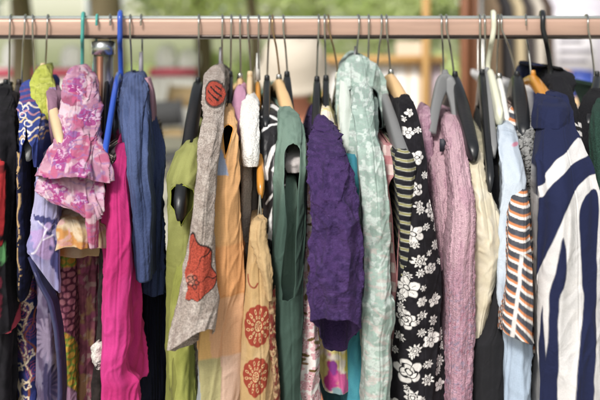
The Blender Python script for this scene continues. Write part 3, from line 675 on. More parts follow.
# --- 10 orange plaid
def c10(U, V, X, Y, b):
    k = lambda a: hexc(a)
    c = base(U, '#dca55c', '#d49c56', 12, 6, V, 3)
    c = mix(c, k('#edbd78'), (1-sst(135, 165, Y)))
    c = mix(c, k('#d98a3c'), sst(244, 248, Y)*(1-sst(296, 300, Y)))
    c = mix(c, k('#e0a878'), sst(296, 300, Y)*(X > 214)); c = mix(c, k('#e2b060'), sst(296, 300, Y)*(X <= 214))
    c = mix(c, k('#d9b39a'), sst(358, 361, Y)*(X > 221)); c = mix(c, k('#b5ab72'), sst(358, 361, Y)*(X <= 221))
    c = mix(c, k('#a9b4b4'), sst(358, 361, Y)*(X <= 205)); c = mix(c, k('#eeb070'), (sst(221, 223, X)*(Y < 296))*.5)
    c = poly(c, X, Y, [(200, 150), (217, 141), (223, 150), (227, 176), (200, 172)], '#a2b0cc')
    th = .5+.5*np.sin(X*2.6); c = c*(1-.05*th[..., None])*(1-.05*(.5+.5*np.sin(Y*2.6)))[..., None]
    return c
g = garment('orange_plaid_blouse', 'orange and peach checked blouse with a small open armhole and pale blue patch', 'blouse', 231)
cloth('blouse_body', [(109, 222, 229, .13), (114, 220, 233, .15), (124, 220, 235, .17), (125.5, 220, 235.5, .172, .2), (129, 220, 236, .175, .42), (136, 218, 236, .185, .3), (150, 216, 236, .195, .1), (160, 214, 236, .205, 0), (185, 211, 236, .217, 0), (196, 209, 238, .225, 0), (240, 208, 242, .235), (300, 203, 246, .245), (345, 199, 245, .25), (400, 197, 244, .25)], g, 'cotton', c10, depth=.4, xh=231, res=.9, fold=(2.4, 15, 170), trim='#e9a757')
g = garment('honey_brown_blouse', 'honey brown blouse showing as a sliver between the taupe and plaid ones', 'blouse', 227)
cloth('blouse_body', [(148, 214, 220, .17), (158, 213, 222, .185), (200, 212, 224, .19), (300, 212, 222, .19), (400, 212, 222, .19)], g, 'cotton', '#b08a5c', depth=.3)

# --- 11 pink jersey, maroon
g = garment('rose_pink_top', 'small rose pink top with a short sleeve draped over a wooden clip hanger', 'top', 239)
cloth('sleeve', [(88, 236, 243, .06), (96, 234, 245, .08), (118, 233, 245, .12), (136, 235, 243, .14), (139, 235, 243, .14, 0, 4)], g, 'cotton', '#cf94b4', depth=.06, extend=False, fold=(1, 8, 60))
cloth('top_body', [(95, 237, 243, .04), (140, 235, 243, .1), (200, 235, 244, .13), (400, 234, 244, .14)], g, 'cotton', '#4b2230', xh=239, fold=(1.5, 8, 120))
# --- 12 white fuzzy
g = garment('white_fleece_jumper', 'cream white fleecy jumper with a soft short sleeve, left of the black and white blouse', 'jumper', 248)
cloth('sleeve', [(98, 245, 254, .08), (106, 242, 258, .11), (130, 241, 258, .155), (158, 241, 258, .18, 0, 2), (166, 243, 256, .18, 0, 6)], g, 'fuzzy', '#f8f5f0', depth=.05, extend=False, fold=(1.4, 9, 60), skew=0)
cloth('jumper_body', [(102, 244, 254, .07), (140, 242, 254, .13), (175, 241, 252, .16), (240, 241, 250, .165), (330, 242, 250, .165), (400, 242, 248, .165)], g, 'fuzzy', '#cfc4b8', xh=248, fold=(1, 8, 120))
g = garment('grey_slip', 'grey slip dress showing beside the white fleecy jumper', 'dress', 252)
cloth('dress_body', [(150, 249, 257, .12), (200, 248, 258, .15), (300, 247, 256, .15), (400, 247, 256, .15)], g, 'cotton', '#77706c', xh=252, fold=(1, 8, 120))

# --- 13 tan mandala
def mandala(c, X, Y, x0, y0, R, red):
    th = np.arctan2(Y-y0, (X-x0)/.56); r = np.hypot((X-x0)/.56, (Y-y0))/R; red = hexc(red)
    m = (1-sst(.97, 1.03, r/(1+.07*np.abs(np.cos(th*6))))); tan = hexc('#d9b67c')
    o = np.broadcast_to(red, c.shape).copy()
    n = 12; ph = (th*n/(2*np.pi)) % 1-.5
    q = np.hypot(ph*2*r*2.0, (r-.74)*4.2); o = mix(o, tan, (1-sst(.55, .68, q))); o = mix(o, red, (1-sst(.28, .38, q)))
    q = np.hypot(ph*2*r*2.6, (r-.45)*6.5); o = mix(o, tan, (1-sst(.55, .7, q))); o = mix(o, red, (1-sst(.2, .32, q)))
    o = mix(o, tan, 1-sst(.25, .28, r)); o = mix(o, red, (1-sst(.2, .23, r))*(np.sin(th*8) > -.3))
    return mix(c, o, m)
def c13(U, V, X, Y, b):
    c = base(U, '#c6a166', '#cfad78', 9, 5, V, 3)
    for y0, x0, R in ((327, 258, 20), (378, 257, 18.5), (430, 258, 20)): c = mandala(c, X, Y, x0, y0, R, '#a33c26')
    for pts in ([(250, 276), (251, 284), (255, 288), (258, 284)], [(259, 238), (261, 245), (258, 247)]):
        c = curveline(c, X, Y, pts, .7, '#9c3c2c')
    return c
g = garment('tan_mandala_tunic', 'tan tunic printed with brick red mandala medallions down its edge', 'tunic', 258)
cloth('tunic_body', [(220, 255, 263, .19), (224, 252, 265, .205), (236, 250, 264, .215), (262, 248, 266, .225), (290, 245, 270, .235), (330, 243, 274, .245), (400, 242, 277, .25)], g, 'cotton', c13, depth=.38, xh=260, res=.65, fold=(1.4, 18, 150), crease=.5)
cloth('gathered_shoulder', [(222, 255, 265, .225), (236, 253, 266, .235), (252, 255, 268, .238), (275, 262, 271, .243), (300, 268, 272, .244)], g, 'cotton', '#c8a670', depth=.02, res=1., fold=(2.6, 5, 30), crease=1.2, extend=False)
cloth('frayed_edge', [(290, 270, 275, .235), (340, 271, 276, .245), (400, 274, 279, .25)], g, 'fuzzy', lambda U, V, X, Y, b: mix(base(U, '#b89468', '#7a4a34', 4, 6, V), hexc('#7d2f26'), (S(X/2, Y/6, 7) > .15)*1.), depth=.02, res=.8, fold=(2.2, 4, 8), crease=1.5)

# --- 14 black and white abstract
def c14(U, V, X, Y, b):
    c = base(U, '#232225', '#2b2a2d', 8, 5, V)
    for pts, w in (([(264, 108), (270, 106), (276, 110), (281, 118)], 1.6), ([(264, 118), (270, 116), (278, 122)], 1.), ([(281, 140), (272, 152), (268, 170), (268, 180)], 1.7), ([(283, 143), (280, 158), (275, 170)], 2.6),
                   ([(268, 205), (275, 192), (284, 187)], .8), ([(266, 262), (270, 240), (272, 215), (276, 200)], 1.), ([(262, 268), (268, 275), (275, 268)], 1.2), ([(263, 135), (270, 126), (276, 124)], 1.)):
        c = curveline(c, X, Y, pts, w, '#ecebea')
    c = disc(c, X, Y, 278, 238, 7.5, 12, '#ecebea', .08); c = disc(c, X, Y, 270, 247, 5, 8, '#232225', .08); c = disc(c, X, Y, 281, 158, 4, 11, '#ecebea', .1, .3)
    c = disc(c, X, Y, 271, 300, 5, 9, '#ecebea', .08)
    return c
g = garment('black_white_blouse', 'black blouse with sweeping white brush curves, left of the green dress', 'blouse', 267)
cloth('blouse_body', [(105, 263, 273, .07), (112, 262, 280, .1), (140, 263, 284, .15), (200, 265, 285, .185), (270, 262, 282, .195), (400, 264, 282, .19)], g, 'satin', c14, xh=267, res=.8, fold=(2.2, 10, 90), crease=.8)

# --- 15 green dress
g = garment('green_dress', 'sage green dress with a long open armhole on a wide wooden hanger', 'dress', 277)
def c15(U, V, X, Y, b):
    c = base(U, '#738f80', '#648072', 10, 5, V, 2); return mix(c, hexc('#425b51'), sst(160, 215, Y))  # lit top painted in: lighter shoulder, darker cloth below
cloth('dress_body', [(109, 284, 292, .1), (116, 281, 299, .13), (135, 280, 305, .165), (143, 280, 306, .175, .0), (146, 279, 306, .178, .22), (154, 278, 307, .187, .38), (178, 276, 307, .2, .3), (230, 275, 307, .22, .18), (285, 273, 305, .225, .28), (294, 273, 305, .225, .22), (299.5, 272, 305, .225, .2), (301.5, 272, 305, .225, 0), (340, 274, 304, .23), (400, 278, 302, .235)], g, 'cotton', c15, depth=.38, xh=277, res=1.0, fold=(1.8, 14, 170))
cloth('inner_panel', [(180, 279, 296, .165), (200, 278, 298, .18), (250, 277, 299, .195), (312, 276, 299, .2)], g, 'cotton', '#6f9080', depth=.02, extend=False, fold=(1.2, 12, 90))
g = garment('white_satin_blouse', 'white satin blouse bunched inside the armhole of the green dress', 'blouse', 283)
cloth('blouse_body', [(125, 285, 294, .08), (145, 286, 300, .13), (166, 287, 302, .172), (174, 290, 300, .172)], g, 'cotton', '#d3cac8', xh=283, fold=(3.5, 6, 30), extend=False, crease=1.4)
cloth('shirt_tail', [(150, 288, 300, .1), (230, 290, 302, .13), (400, 291, 304, .14)], g, 'cotton', '#3c3836', depth=.2, fold=(1.2, 9, 150))

# --- 16 white floral
def c16(U, V, X, Y, b):
    c = base(U, '#efe8e5', '#e6dcd8', 9, 5, V)
    c = flowers(X-308, Y-150, c, 12, 12, (4.5, 6.5), [5, 6], ['#dca0aa', '#e2b0b6'], line='#f3e6e6', core='#b0707c')
    def leafs(c):
        rng = random.Random(5)
        for k in range(34):
            x, y, a = 300+rng.random()*18, 165+rng.random()*330, rng.random()*3.1
            u = (X-x)*math.cos(a)+(Y-y)*math.sin(a); v = -(X-x)*math.sin(a)+(Y-y)*math.cos(a)
            c = mix(c, hexc(rng.choice(['#6d5526', '#7d6a3a', '#8d6a48'])), 1-sst(.8, 1.1, np.hypot(u/4.2, v/1.5)))
        return c
    return leafs(c)
g = garment('white_floral_dress', 'white dress sprigged with pink blossoms and olive leaves, left of the purple blouse', 'dress', 308)
cloth('dress_body', [(160, 302, 312, .12), (180, 300, 315, .165), (240, 302, 317, .185), (300, 300, 318, .2), (400, 297, 319, .21)], g, 'cotton', c16, depth=.34, xh=308, res=.7, fold=(1.2, 12, 150))

# --- 17 purple
def c17(U, V, X, Y, b):
    c = base(U, '#4b3269', '#3d2a5a', 6, 5, V); return mix(c, hexc('#5f4682'), sst(.25, .5, S(X/3, Y/3.5, 15))*.4)  # lighter flecks paint highlights onto the crinkles
g = garment('purple_blouse', 'deep purple crinkled blouse with embossed flowers and a drooping open sleeve', 'blouse', 318)
cloth('blouse_body', [(118, 315, 325, .08), (140, 312, 340, .13), (200, 318, 358, .18), (300, 325, 362, .19), (335, 330, 362, .19)], g, 'crinkle', c17, xh=318, fold=(2.5, 13, 90), extend=False)
cloth('sleeve', [(119, 316, 327, .125), (127, 313, 334, .145), (140, 310, 342, .18), (150, 309, 345, .2), (175, 308, 353, .23), (215, 309, 357, .25), (260, 311, 360, .26), (296, 309, 361, .265, 0, 0), (308, 310, 362, .265, 0, 20, 2), (318, 312, 361, .265, 0, 62, 4)], g, 'crinkle', c17, depth=.065, res=1.0, fold=(3.0, 18, 38), crease=1.3, extend=False, capk=.7, ffac=.6)

# --- 18 bright print, turquoise
def c18(U, V, X, Y, b):
    c = base(U, '#e6d9c9', '#e3cf74', 7, 5, V)
    for x, y, a, bb, h in ((330, 378, 6, 18, '#c02c8c'), (341, 386, 6, 12, '#d9589a'), (346, 366, 4, 16, '#e3c93a'), (323, 372, 4, 12, '#d9cf72'), (336, 396, 5, 6, '#7fa0a8'), (351, 380, 4, 12, '#e0c040'), (333, 366, 3, 9, '#8f3a96')):
        c = disc(c, X, Y, x, y, a, bb, h, .25, .5, int(x))
    return c
g = garment('bright_print_top', 'cream top splashed with magenta and yellow, peeping out below the purple blouse', 'top', 326)
cloth('top_body', [(110, 322, 330, .1), (200, 318, 345, .15), (340, 318, 353, .175), (392, 320, 353, .18), (396, 321, 352, .18)], g, 'cotton', c18, xh=326, res=.8, fold=(2.4, 12, 120), extend=False)
g = garment('turquoise_top', 'turquoise top showing as a bright strip between the purple and mint blouses', 'top', 330)
cloth('top_body', [(148, 345, 354, .12), (156, 344, 360, .15), (190, 346, 362, .17), (300, 350, 365, .175), (400, 348, 365, .18)], g, 'cotton', lambda U, V, X, Y, b: base(U, '#3aa3b4', '#2c8ea4', 9, 5, V, 3), depth=.3, xh=330, fold=(1.5, 12, 150))

# --- 19 mint
def c19(U, V, X, Y, b):
    c = base(U, '#94ada2', '#a6bfb4', 9, 5, V)
    q = S(X/4.2, Y/5.0, 61); q2 = S(X/6+4, Y/4.2, 63)
    c = mix(c, hexc('#dfe8e3'), sst(.0, .25, q)*.55); c = mix(c, hexc('#a3a8a8'), (1-sst(.03, .08, np.abs(q2)))*.55)
    th = X*.4+np.sin(Y*.23)*2; c = mix(c, hexc('#cbb8b4'), sst(.22, .3, S(th/2.2, Y/3.2, 67))*sst(180, 260, Y)*.6)
    return c
g = garment('mint_jacket', 'mint green jacket with a faint white scroll print and a standing collar', 'jacket', 359)
cloth('collar', [(61, 348, 370, .04), (65, 344, 376, .05), (73, 340, 382, .065), (86, 338, 385, .075, 0), (89, 338, 385, .077, .3), (95, 337, 386, .08, .46), (112, 337, 386, .085, .5), (130, 338, 385, .09, .6)], g, 'cotton', c19, depth=.13, res=.8, extend=False, trim='#5d6c6a', fold=(2.4, 12, 60))
cloth('jacket_body', [(88, 353, 372, .05), (110, 348, 377, .1), (150, 349, 378, .15), (250, 364, 390, .19), (320, 366, 396, .2), (400, 368, 396, .2)], g, 'cotton', c19, xh=359, res=1., fold=(2, 12, 120))
cloth('sleeve', [(87, 356, 369, .09), (94, 354, 372, .11), (110, 354, 374, .145), (130, 358, 376, .175), (148, 361, 381, .2, .0), (157, 361, 384, .207, 0), (185, 362, 387, .22, 0), (230, 364, 388, .23, 0), (250, 365, 389, .23, 0), (282, 366, 391, .24, 0), (300, 365, 392, .245, 0), (308, 364, 396, .25), (325, 364, 396, .25), (345, 365, 391, .25), (400, 365, 389, .25)], g, 'cotton', c19, depth=.09, res=.75, fold=(1.5, 12, 120), trim='#c9ddd2')
g = garment('pale_mint_shirt', 'plain pale mint shirt hanging just left of the mint jacket', 'shirt', 345)
cloth('shirt_body', [(78, 341, 347, .05), (110, 339, 352, .1), (150, 342, 353, .14), (200, 344, 356, .15), (400, 350, 360, .15)], g, 'cotton', '#cfd9d0', xh=345, fold=(1.5, 9, 120))
g = garment('teal_lining_shirt', 'dark teal shirt seen inside the open mint jacket edge', 'shirt', 365)
cloth('shirt_body', [(140, 366, 376, .14), (155, 366, 378, .17), (280, 367, 379, .19), (400, 368, 379, .19)], g, 'cotton', '#4f8f86', depth=.2)

# --- 20 pink check, striped
def c20(U, V, X, Y, b):
    c = base(U, '#e4c9c2', '#ecdcd4', 8, 5, V); a = (np.sin(Y/3.1) > .15); c = mix(c, hexc('#c06a72'), a*.75)
    return mix(c, hexc('#b05a66'), (np.sin(X/1.7) > .55)*.45)
g = garment('pink_check_shirt', 'rose and cream checked shirt with narrow open armhole, right of the mint jacket', 'shirt', 377)
cloth('shirt_body', [(145, 383, 390, .15), (152, 382, 394, .165), (175, 385, 400, .19, 0), (181, 385, 401, .195, .3), (190, 386, 401, .195, .5), (240, 391, 402, .2, .3), (290, 393, 402, .2, 0), (400, 392, 400, .2)], g, 'cotton', c20, depth=.3, res=.8, fold=(1.2, 8, 100), trim='#c58a8c')
def c21(U, V, X, Y, b):
    Yk = Y-.14*(X-400)+.04*(X-403)**2*.3
    p = ((Yk-5) % 8.9)/8.9; c = base(U, '#26262c', '#1f1f25', 5, 5, V)
    c = mix(c, hexc('#c3c3b4'), sst(.26, .36, p)*(1-sst(.62, .72, p))); c = mix(c, hexc('#9a9450'), sst(.33, .43, p)*(1-sst(.53, .63, p))); return c
g = garment('striped_tee', 'black tee with olive and grey stripes over the end of a dark grey hanger', 't-shirt', 380)
cloth('tee_body', [(153, 398, 409, .195), (157, 396, 413, .205), (170, 396, 415, .21), (200, 399, 414, .215), (228, 401, 413, .215), (300, 402, 412, .21), (400, 404, 412, .2)], g, 'cotton', c21, warp=0, depth=.36, xh=380, res=.75, fold=(.9, 10, 100))

# --- 21 black floral
def c22(U, V, X, Y, b):
    c = base(U, '#1d1b20', '#26242a', 9, 5, V)
    A = lambda x, y, r, n, s: (x, y, r, n, s)
    for x, y, r, n, s in [(407, 133, 6, 5, 0), (416, 158, 6.5, 5, 0), (413, 189, 8, 6, 2), (408, 113, 4.5, 5, 0), (432, 212, 9, 8, 2), (413, 234, 9, 5, 0), (436, 249, 6, 9, 1), (418, 262, 7, 8, 1), (409, 291, 10, 5, 0), (419, 274, 4.5, 8, 1),
                          (429, 271, 6, 6, 2), (408, 322, 9, 7, 2), (422, 317, 5, 7, 1), (430, 344, 8, 6, 0), (415, 352, 7, 9, 1), (403, 342, 5, 8, 1), (409, 374, 12, 5, 2), (426, 384, 6, 8, 1), (427, 368, 4.5, 8, 1), (441, 370, 6.5, 9, 1), (443, 340, 4.5, 8, 1),
                          (412, 399, 8, 7, 1), (434, 305, 6, 5, 0), (421, 303, 5, 6, 0), (398, 358, 4, 7, 1), (440, 394, 6, 5, 0), (400, 245, 5, 5, 0), (424, 228, 4, 7, 1), (437, 231, 4.5, 8, 1), (404, 302, 5, 8, 1), (433, 325, 5, 7, 1), (447, 355, 5, 8, 1), (445, 318, 5, 8, 1), (421, 335, 4.5, 8, 1), (418, 205, 4.5, 6, 1)]+[
                          (400+(k*17) % 50, 412+k*9.5, 5+(k*5) % 6, 5+k % 4, k % 3) for k in range(10)]+[(403+(k*13) % 44, 120+k*11.3, 3.2+(k*7) % 3*.5, 6+k % 3, 1) for k in range(27)]:
        m = np.hypot(X-x, Y-y) < r*1.4
        if m.any():
            rad = np.hypot(X[m]-x, Y[m]-y)/r; th = np.arctan2(Y[m]-y, X[m]-x)+x
            c[m] = bloom(c[m], rad, th, n, hexc('#ece8e4'), '#1d1b20', None, s)
            if s == 1: c[m] = mix(c[m], hexc('#ece8e4'), (np.abs(rad-.72) < .12)*(np.cos(th*n) > .2)*1.)
    return c
g = garment('black_floral_dress', 'black dress printed all over with white outlined flowers, on a pale wooden hanger', 'dress', 391)
cloth('dress_body', [(98, 401, 411, .1), (104, 400, 415, .12), (125, 403, 420, .15), (160, 406, 426, .19), (200, 405, 432, .21), (250, 403, 439, .22), (300, 400, 444, .225), (400, 394, 449, .23)], g, 'cotton', c22, depth=.42, xh=391, res=.65, fold=(2.2, 17, 170), crease=.5)

# --- 22 pink knit
def cable(U, V):
    u = ((U+4.5) % 9)-4.5; w = 1.9*np.sin(V/4.3+np.floor((U+4.5)/9)*1.7)
    return 1.5*np.maximum(np.exp(-((u-w)/1.0)**2), np.exp(-((u+w)/1.0)**2))+.12*np.sin(V/.8)
def c23(U, V, X, Y, b):
    c = base(U, '#e2b6c4', '#d6a5b8', 9, 5, V, 3); c = mix(c, hexc('#b8809c'), sst(230, 330, Y)*.45)
    m = sst(250, 320, Y); c = mix(c, hexc('#7f8cae'), (S(X/1.3, Y/1.6, 7) > .3)*m*.5); c = mix(c, hexc('#b0405e'), (S(X/1.3+9, Y/1.6, 9) > .42)*m*.45)
    return mix(c, hexc('#8d5a74'), (np.abs(np.sin(X/2.4+.5*np.sin(Y/4.))) < .12)*.5)
g = garment('pink_cable_knit', 'pink cable knit jumper with a scooped neck on a flat grey hanger', 'jumper', 444)
cloth('knit_body', [(112, 430, 440, .03), (122, 424, 446, .06), (135, 422, 452, .085), (165, 427, 462, .14), (200, 433, 466, .17), (260, 440, 470, .19), (330, 446, 470, .2), (400, 448, 470, .2)], g, 'knit', c23, xh=444, fold=(1.6, 14, 200), res=1.1, disp=cable)
cloth('left_front', [(108, 423, 430, .07), (116, 420, 433, .09), (140, 421, 432, .11), (175, 426, 435, .13), (205, 431, 438, .145), (240, 437, 441, .15)], g, 'knit', lambda U, V, X, Y, b: base(U, '#d6a9be', '#bd8ca6', 4, 3, V), depth=.04, extend=False, fold=(1.6, 4, 14), crease=.8)
cloth('sleeve', [(117, 447, 456, .08), (124, 447, 463, .11), (150, 451, 467, .155), (200, 454, 474, .21), (260, 453, 476, .23), (330, 452, 474, .235), (400, 452, 472, .24)], g, 'knit', c23, depth=.06, fold=(1.6, 14, 120), crease=.6, disp=cable)
tagm = MB(); p = W(443.5, 145, .125); tagm.box(p[0]-.0045, p[0]+.0045, p[1]-.002, p[1]-.0012, p[2]-.007, p[2]+.007)
to = tagm.build('care_tag', simple('tag_black', '#2b2d38', .6), g)
g = garment('maroon_knit', 'dark mauve knit strip hanging behind the pink cable knit jumper', 'jumper', 441)
cloth('knit_body', [(150, 434, 440, .08), (240, 438, 452, .16), (300, 440, 455, .2), (400, 444, 458, .21)], g, 'knit', '#5c4650', depth=.3, fold=(1.6, 8, 120))

# --- 23 cream + black tank
g = garment('cream_satin_blouse', 'creamy yellow satin blouse sleeve curving to a point beside the pink knit', 'blouse', 470)
def c24(U, V, X, Y, b): return mix(base(U, '#ddd1b2', '#e3d9c0', 14, 5, V), hexc('#c3b268'), (1-sst(.0, 1.6, np.abs(Y-262-(X-500)*-.7)))*.5*(X > 497))
cloth('blouse_body', [(130, 471, 478, .09), (138, 470, 482, .11), (160, 470, 486, .15), (200, 472, 490, .175), (300, 472, 488, .18), (345, 472, 480, .18), (352, 473, 478, .18)], g, 'satin', lambda U, V, X, Y, b: base(U, '#a8a288', '#bcb496', 7, 5, V), xh=470, extend=False, fold=(1.6, 8, 90))
cloth('sleeve', [(150, 470, 482, .14), (175, 470, 487, .18), (200, 470, 492, .2), (225, 469, 500, .212), (248, 468, 506, .215), (258, 468, 507, .215), (272, 468, 504, .215), (300, 468, 494, .215), (330, 468, 485, .215), (352, 470, 479, .215, 0, 6, -4)], g, 'satin', c24, depth=.05, res=1.1, extend=False, fold=(2.6, 14, 60), crease=.9)
g = garment('black_tank_top', 'plain black tank top with a low curved armhole under the cream blouse', 'top', 484)
cloth('top_body', [(120, 486, 492, .08), (150, 483, 497, .13), (200, 485, 499, .165), (290, 480, 502, .19), (330, 474, 504, .205), (400, 472, 505, .215)], g, 'cotton', '#242428', xh=484, fold=(1.4, 14, 160))
cloth('armhole_edge', [(285, 495, 502, .205), (310, 492, 503, .215), (335, 484, 504, .22), (348, 474, 505, .225), (400, 472, 505, .225)], g, 'cotton', '#29292d', depth=.02, fold=(.8, 14, 160))

# --- 24 pale blue
g = garment('pale_blue_shirt', 'pale ice blue shirt on the cream plastic hanger, left of the striped sleeve', 'shirt', 498)
def c25(U, V, X, Y, b):
    c = base(U, '#c5d2e0', '#b4c3d4', 10, 5, V, 3); c = mix(c, hexc('#a9bfd8'), sst(330, 350, Y)*.8); return disc(c, X, Y, 512, 145, 3, 2.5, '#d98aa4', .3)
cloth('shirt_body', [(120, 496, 506, .09), (128, 497, 512, .12), (150, 498, 517, .16), (172, 501, 523, .19), (186, 502, 524, .2), (215, 500, 518, .205), (290, 497, 514, .225), (345, 503, 528, .23), (400, 505, 531, .235)], g, 'cotton', c25, xh=498, fold=(1.8, 12, 90))
g = garment('cream_collar_shirt', 'cream collared shirt behind the pale blue one, under the cream hook', 'shirt', 493)
cloth('shirt_body', [(84, 490, 496, .03), (100, 490, 502, .06), (125, 494, 507, .1), (160, 497, 509, .13), (400, 498, 510, .14)], g, 'cotton', '#d9d9c0', xh=493, fold=(1.2, 9, 100))
# --- 25 orange striped sleeve
def c26(U, V, X, Y, b):
    sx = 520-(Y-255)*.075; Yk = Y-.2*(X-520)-np.where((X > sx) & (Y > 255), .9*(X-sx), 0)+.02*(X-519)**2
    p = ((Yk) % 11.6)/11.6; c = base(U, '#4a4d56', '#555862', 4, 5, V)
    c = mix(c, hexc('#dd8648'), sst(.45, .55, p)); c = mix(c, hexc('#ece7e2'), sst(.69, .79, p)); c = mix(c, hexc('#4a4d56'), np.maximum(sst(.95, 1., p)*.5, (1-sst(0, .05, p))*.5))
    s = 1-sst(1.0, 1.9, np.abs(X-(520-(Y-255)*.075))); return mix(c, hexc('#e3dedb'), s*sst(250, 262, Y))
g = garment('striped_cardigan', 'charcoal cardigan with orange and white stripes and a squared sleeve end', 'cardigan', 508)
cloth('cardigan_body', [(110, 510, 518, .07), (118, 508, 522, .09), (135, 508, 523, .12), (165, 512, 522, .15), (200, 517, 528, .19), (300, 520, 534, .2), (355, 524, 535, .2)], g, 'cotton', c26, xh=508, res=.8, extend=False, fold=(1.3, 9, 80))
cloth('sleeve', [(175, 516, 524, .18), (190, 513, 527, .2), (215, 511, 530, .22), (255, 510, 531, .235), (300, 507, 533, .245), (334, 505, 534, .25, 0, 2, 2), (342, 505, 536, .25, 0, 5, 5)], g, 'cotton', c26, warp=0, depth=.045, res=.7, extend=False, fold=(.9, 14, 100), crease=.4)
# --- 26 crackle
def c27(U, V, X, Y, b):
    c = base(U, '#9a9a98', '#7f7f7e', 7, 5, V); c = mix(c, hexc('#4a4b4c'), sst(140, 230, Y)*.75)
    q = np.minimum(np.abs(S(X/4.5, Y/4.5, 71)), np.abs(S(X/5+9, Y/4+3, 73))); return mix(c, hexc('#1c1c1e'), 1-sst(.03, .09, q))
g = garment('crackle_print_blouse', 'grey blouse with a black crackle pattern, gathered left of the navy striped jacket', 'blouse', 522)
cloth('blouse_body', [(119, 528, 538, .09), (126, 522, 542, .12), (150, 520, 541, .15), (200, 524, 543, .17), (300, 524, 545, .18), (400, 526, 546, .18)], g, 'cotton', c27, xh=522, res=.8, fold=(3, 8, 60), crease=1.2)

# --- 27 navy/white striped jacket
NAVY, WHT = '#232a4e', '#e4e1e0'
def c28(U, V, X, Y, b):
    c = base(U, WHT, '#dad8d8', 14, 5, V)
    for P_ in ([(500, 60), (600, 60), (582, 134), (577, 140), (566, 150), (557, 160), (549, 175), (545, 188), (500, 200)],
               [(530, 215), (544, 201), (550, 192), (562, 173), (575, 163), (590, 158), (620, 152), (620, 178), (597, 178), (585, 181), (575, 190), (567, 201), (560, 222), (552, 250), (541, 276), (530, 290)],
               [(597, 194), (587, 196), (581, 201), (577, 212), (576, 240), (579, 300), (576, 340), (571, 400), (568, 560), (582, 560), (586, 400), (590, 340), (592, 300), (595, 250), (598, 215)],
               [(561, 237), (557, 262), (553, 285), (551, 300), (550, 340), (546, 400), (544, 560), (557, 560), (557, 400), (556, 340), (558, 300), (562, 285), (563, 262)],
               [(546, 310), (547.5, 340), (549, 400), (549, 560), (530, 560), (540, 400), (544, 340)]):
        c = poly(c, X, Y, P_, NAVY, round_=True)
    return c
g = garment('navy_striped_jacket', 'navy jacket with broad curving white stripes and a turned up collar, at the right end', 'jacket', 532)
cloth('jacket_body', [(98, 545, 566, .1), (110, 544, 572, .13), (130, 543, 577, .17), (150, 541, 586, .2), (175, 540, 597, .225), (210, 540, 605, .24), (300, 537, 609, .25), (400, 541, 607, .255)], g, 'cotton', c28, warp=0, depth=.42, xh=532, res=.8, fold=(3.2, 24, 200), crease=.7, capk=.7)
cloth('collar', [(103, 544, 566, .13), (108, 543, 570, .15), (122, 542, 571, .165), (131, 542, 570, .17, 0, 4)], g, 'cotton', NAVY, depth=.06, extend=False, fold=(1.2, 12, 60))
cloth('hood_edge', [(68, 533, 545, -.05), (74, 528, 551, -.045), (88, 526, 553, -.04), (115, 528, 554, -.03)], g, 'cotton', '#242a48', depth=.08, extend=False, fold=(3, 10, 40))
# --- 28 black hooded
g = garment('black_hooded_jacket', 'black jacket with a crumpled collar on the thick black hook', 'jacket', 549)
cloth('hood', [(70, 556, 564, .0), (75, 554, 572, .02), (87, 555, 575, .04), (100, 558, 572, .05, 0, 6)], g, 'cotton', '#232328', depth=.08, extend=False, fold=(2.2, 12, 40), crease=.8)
cloth('jacket_body', [(80, 552, 566, .04), (100, 556, 574, .09), (140, 562, 584, .13), (400, 566, 590, .15)], g, 'cotton', '#1f1f24', xh=549, fold=(2, 10, 90))
def c30(U, V, X, Y, b): return mix(base(U, '#e2dfdc'), hexc('#26262a'), (np.sin((Y-.5*X)/1.35) > 0)*1.)
g = garment('fine_striped_tee', 'black and white fine striped sleeve peeping above the navy striped jacket', 't-shirt', 556)
cloth('tee_body', [(112, 566, 572, .07), (116, 566, 577, .1), (130, 569, 581, .13), (145, 573, 585, .14), (400, 574, 588, .15)], g, 'cotton', c30, xh=556, res=.8)
# --- 29 right edge
g = garment('dark_green_coat', 'dark bottle green coat cut off by the right edge of the photo', 'coat', 603)
cloth('coat_body', [(102, 594, 606, .1), (112, 589, 612, .14), (140, 585, 618, .17), (200, 586, 624, .19), (400, 588, 626, .2)], g, 'heather', '#26453a', depth=.4, xh=603, fold=(2, 12, 120))
g = garment('black_wool_coat', 'black wool coat between the striped jacket and the bottle green coat', 'coat', 597)
cloth('coat_body', [(92, 588, 600, .06), (100, 581, 604, .09), (120, 576, 604, .12), (150, 576, 602, .15), (400, 580, 602, .16)], g, 'heather', '#1c1c20', xh=597, fold=(2, 10, 90))
g = garment('grey_dress', 'dark grey dress mostly hidden behind the tan tunic and blouse', 'dress', 273)
cloth('dress_body', [(150, 262, 276, .08), (250, 262, 280, .15), (400, 270, 290, .17)], g, 'cotton', '#26262c', xh=273)
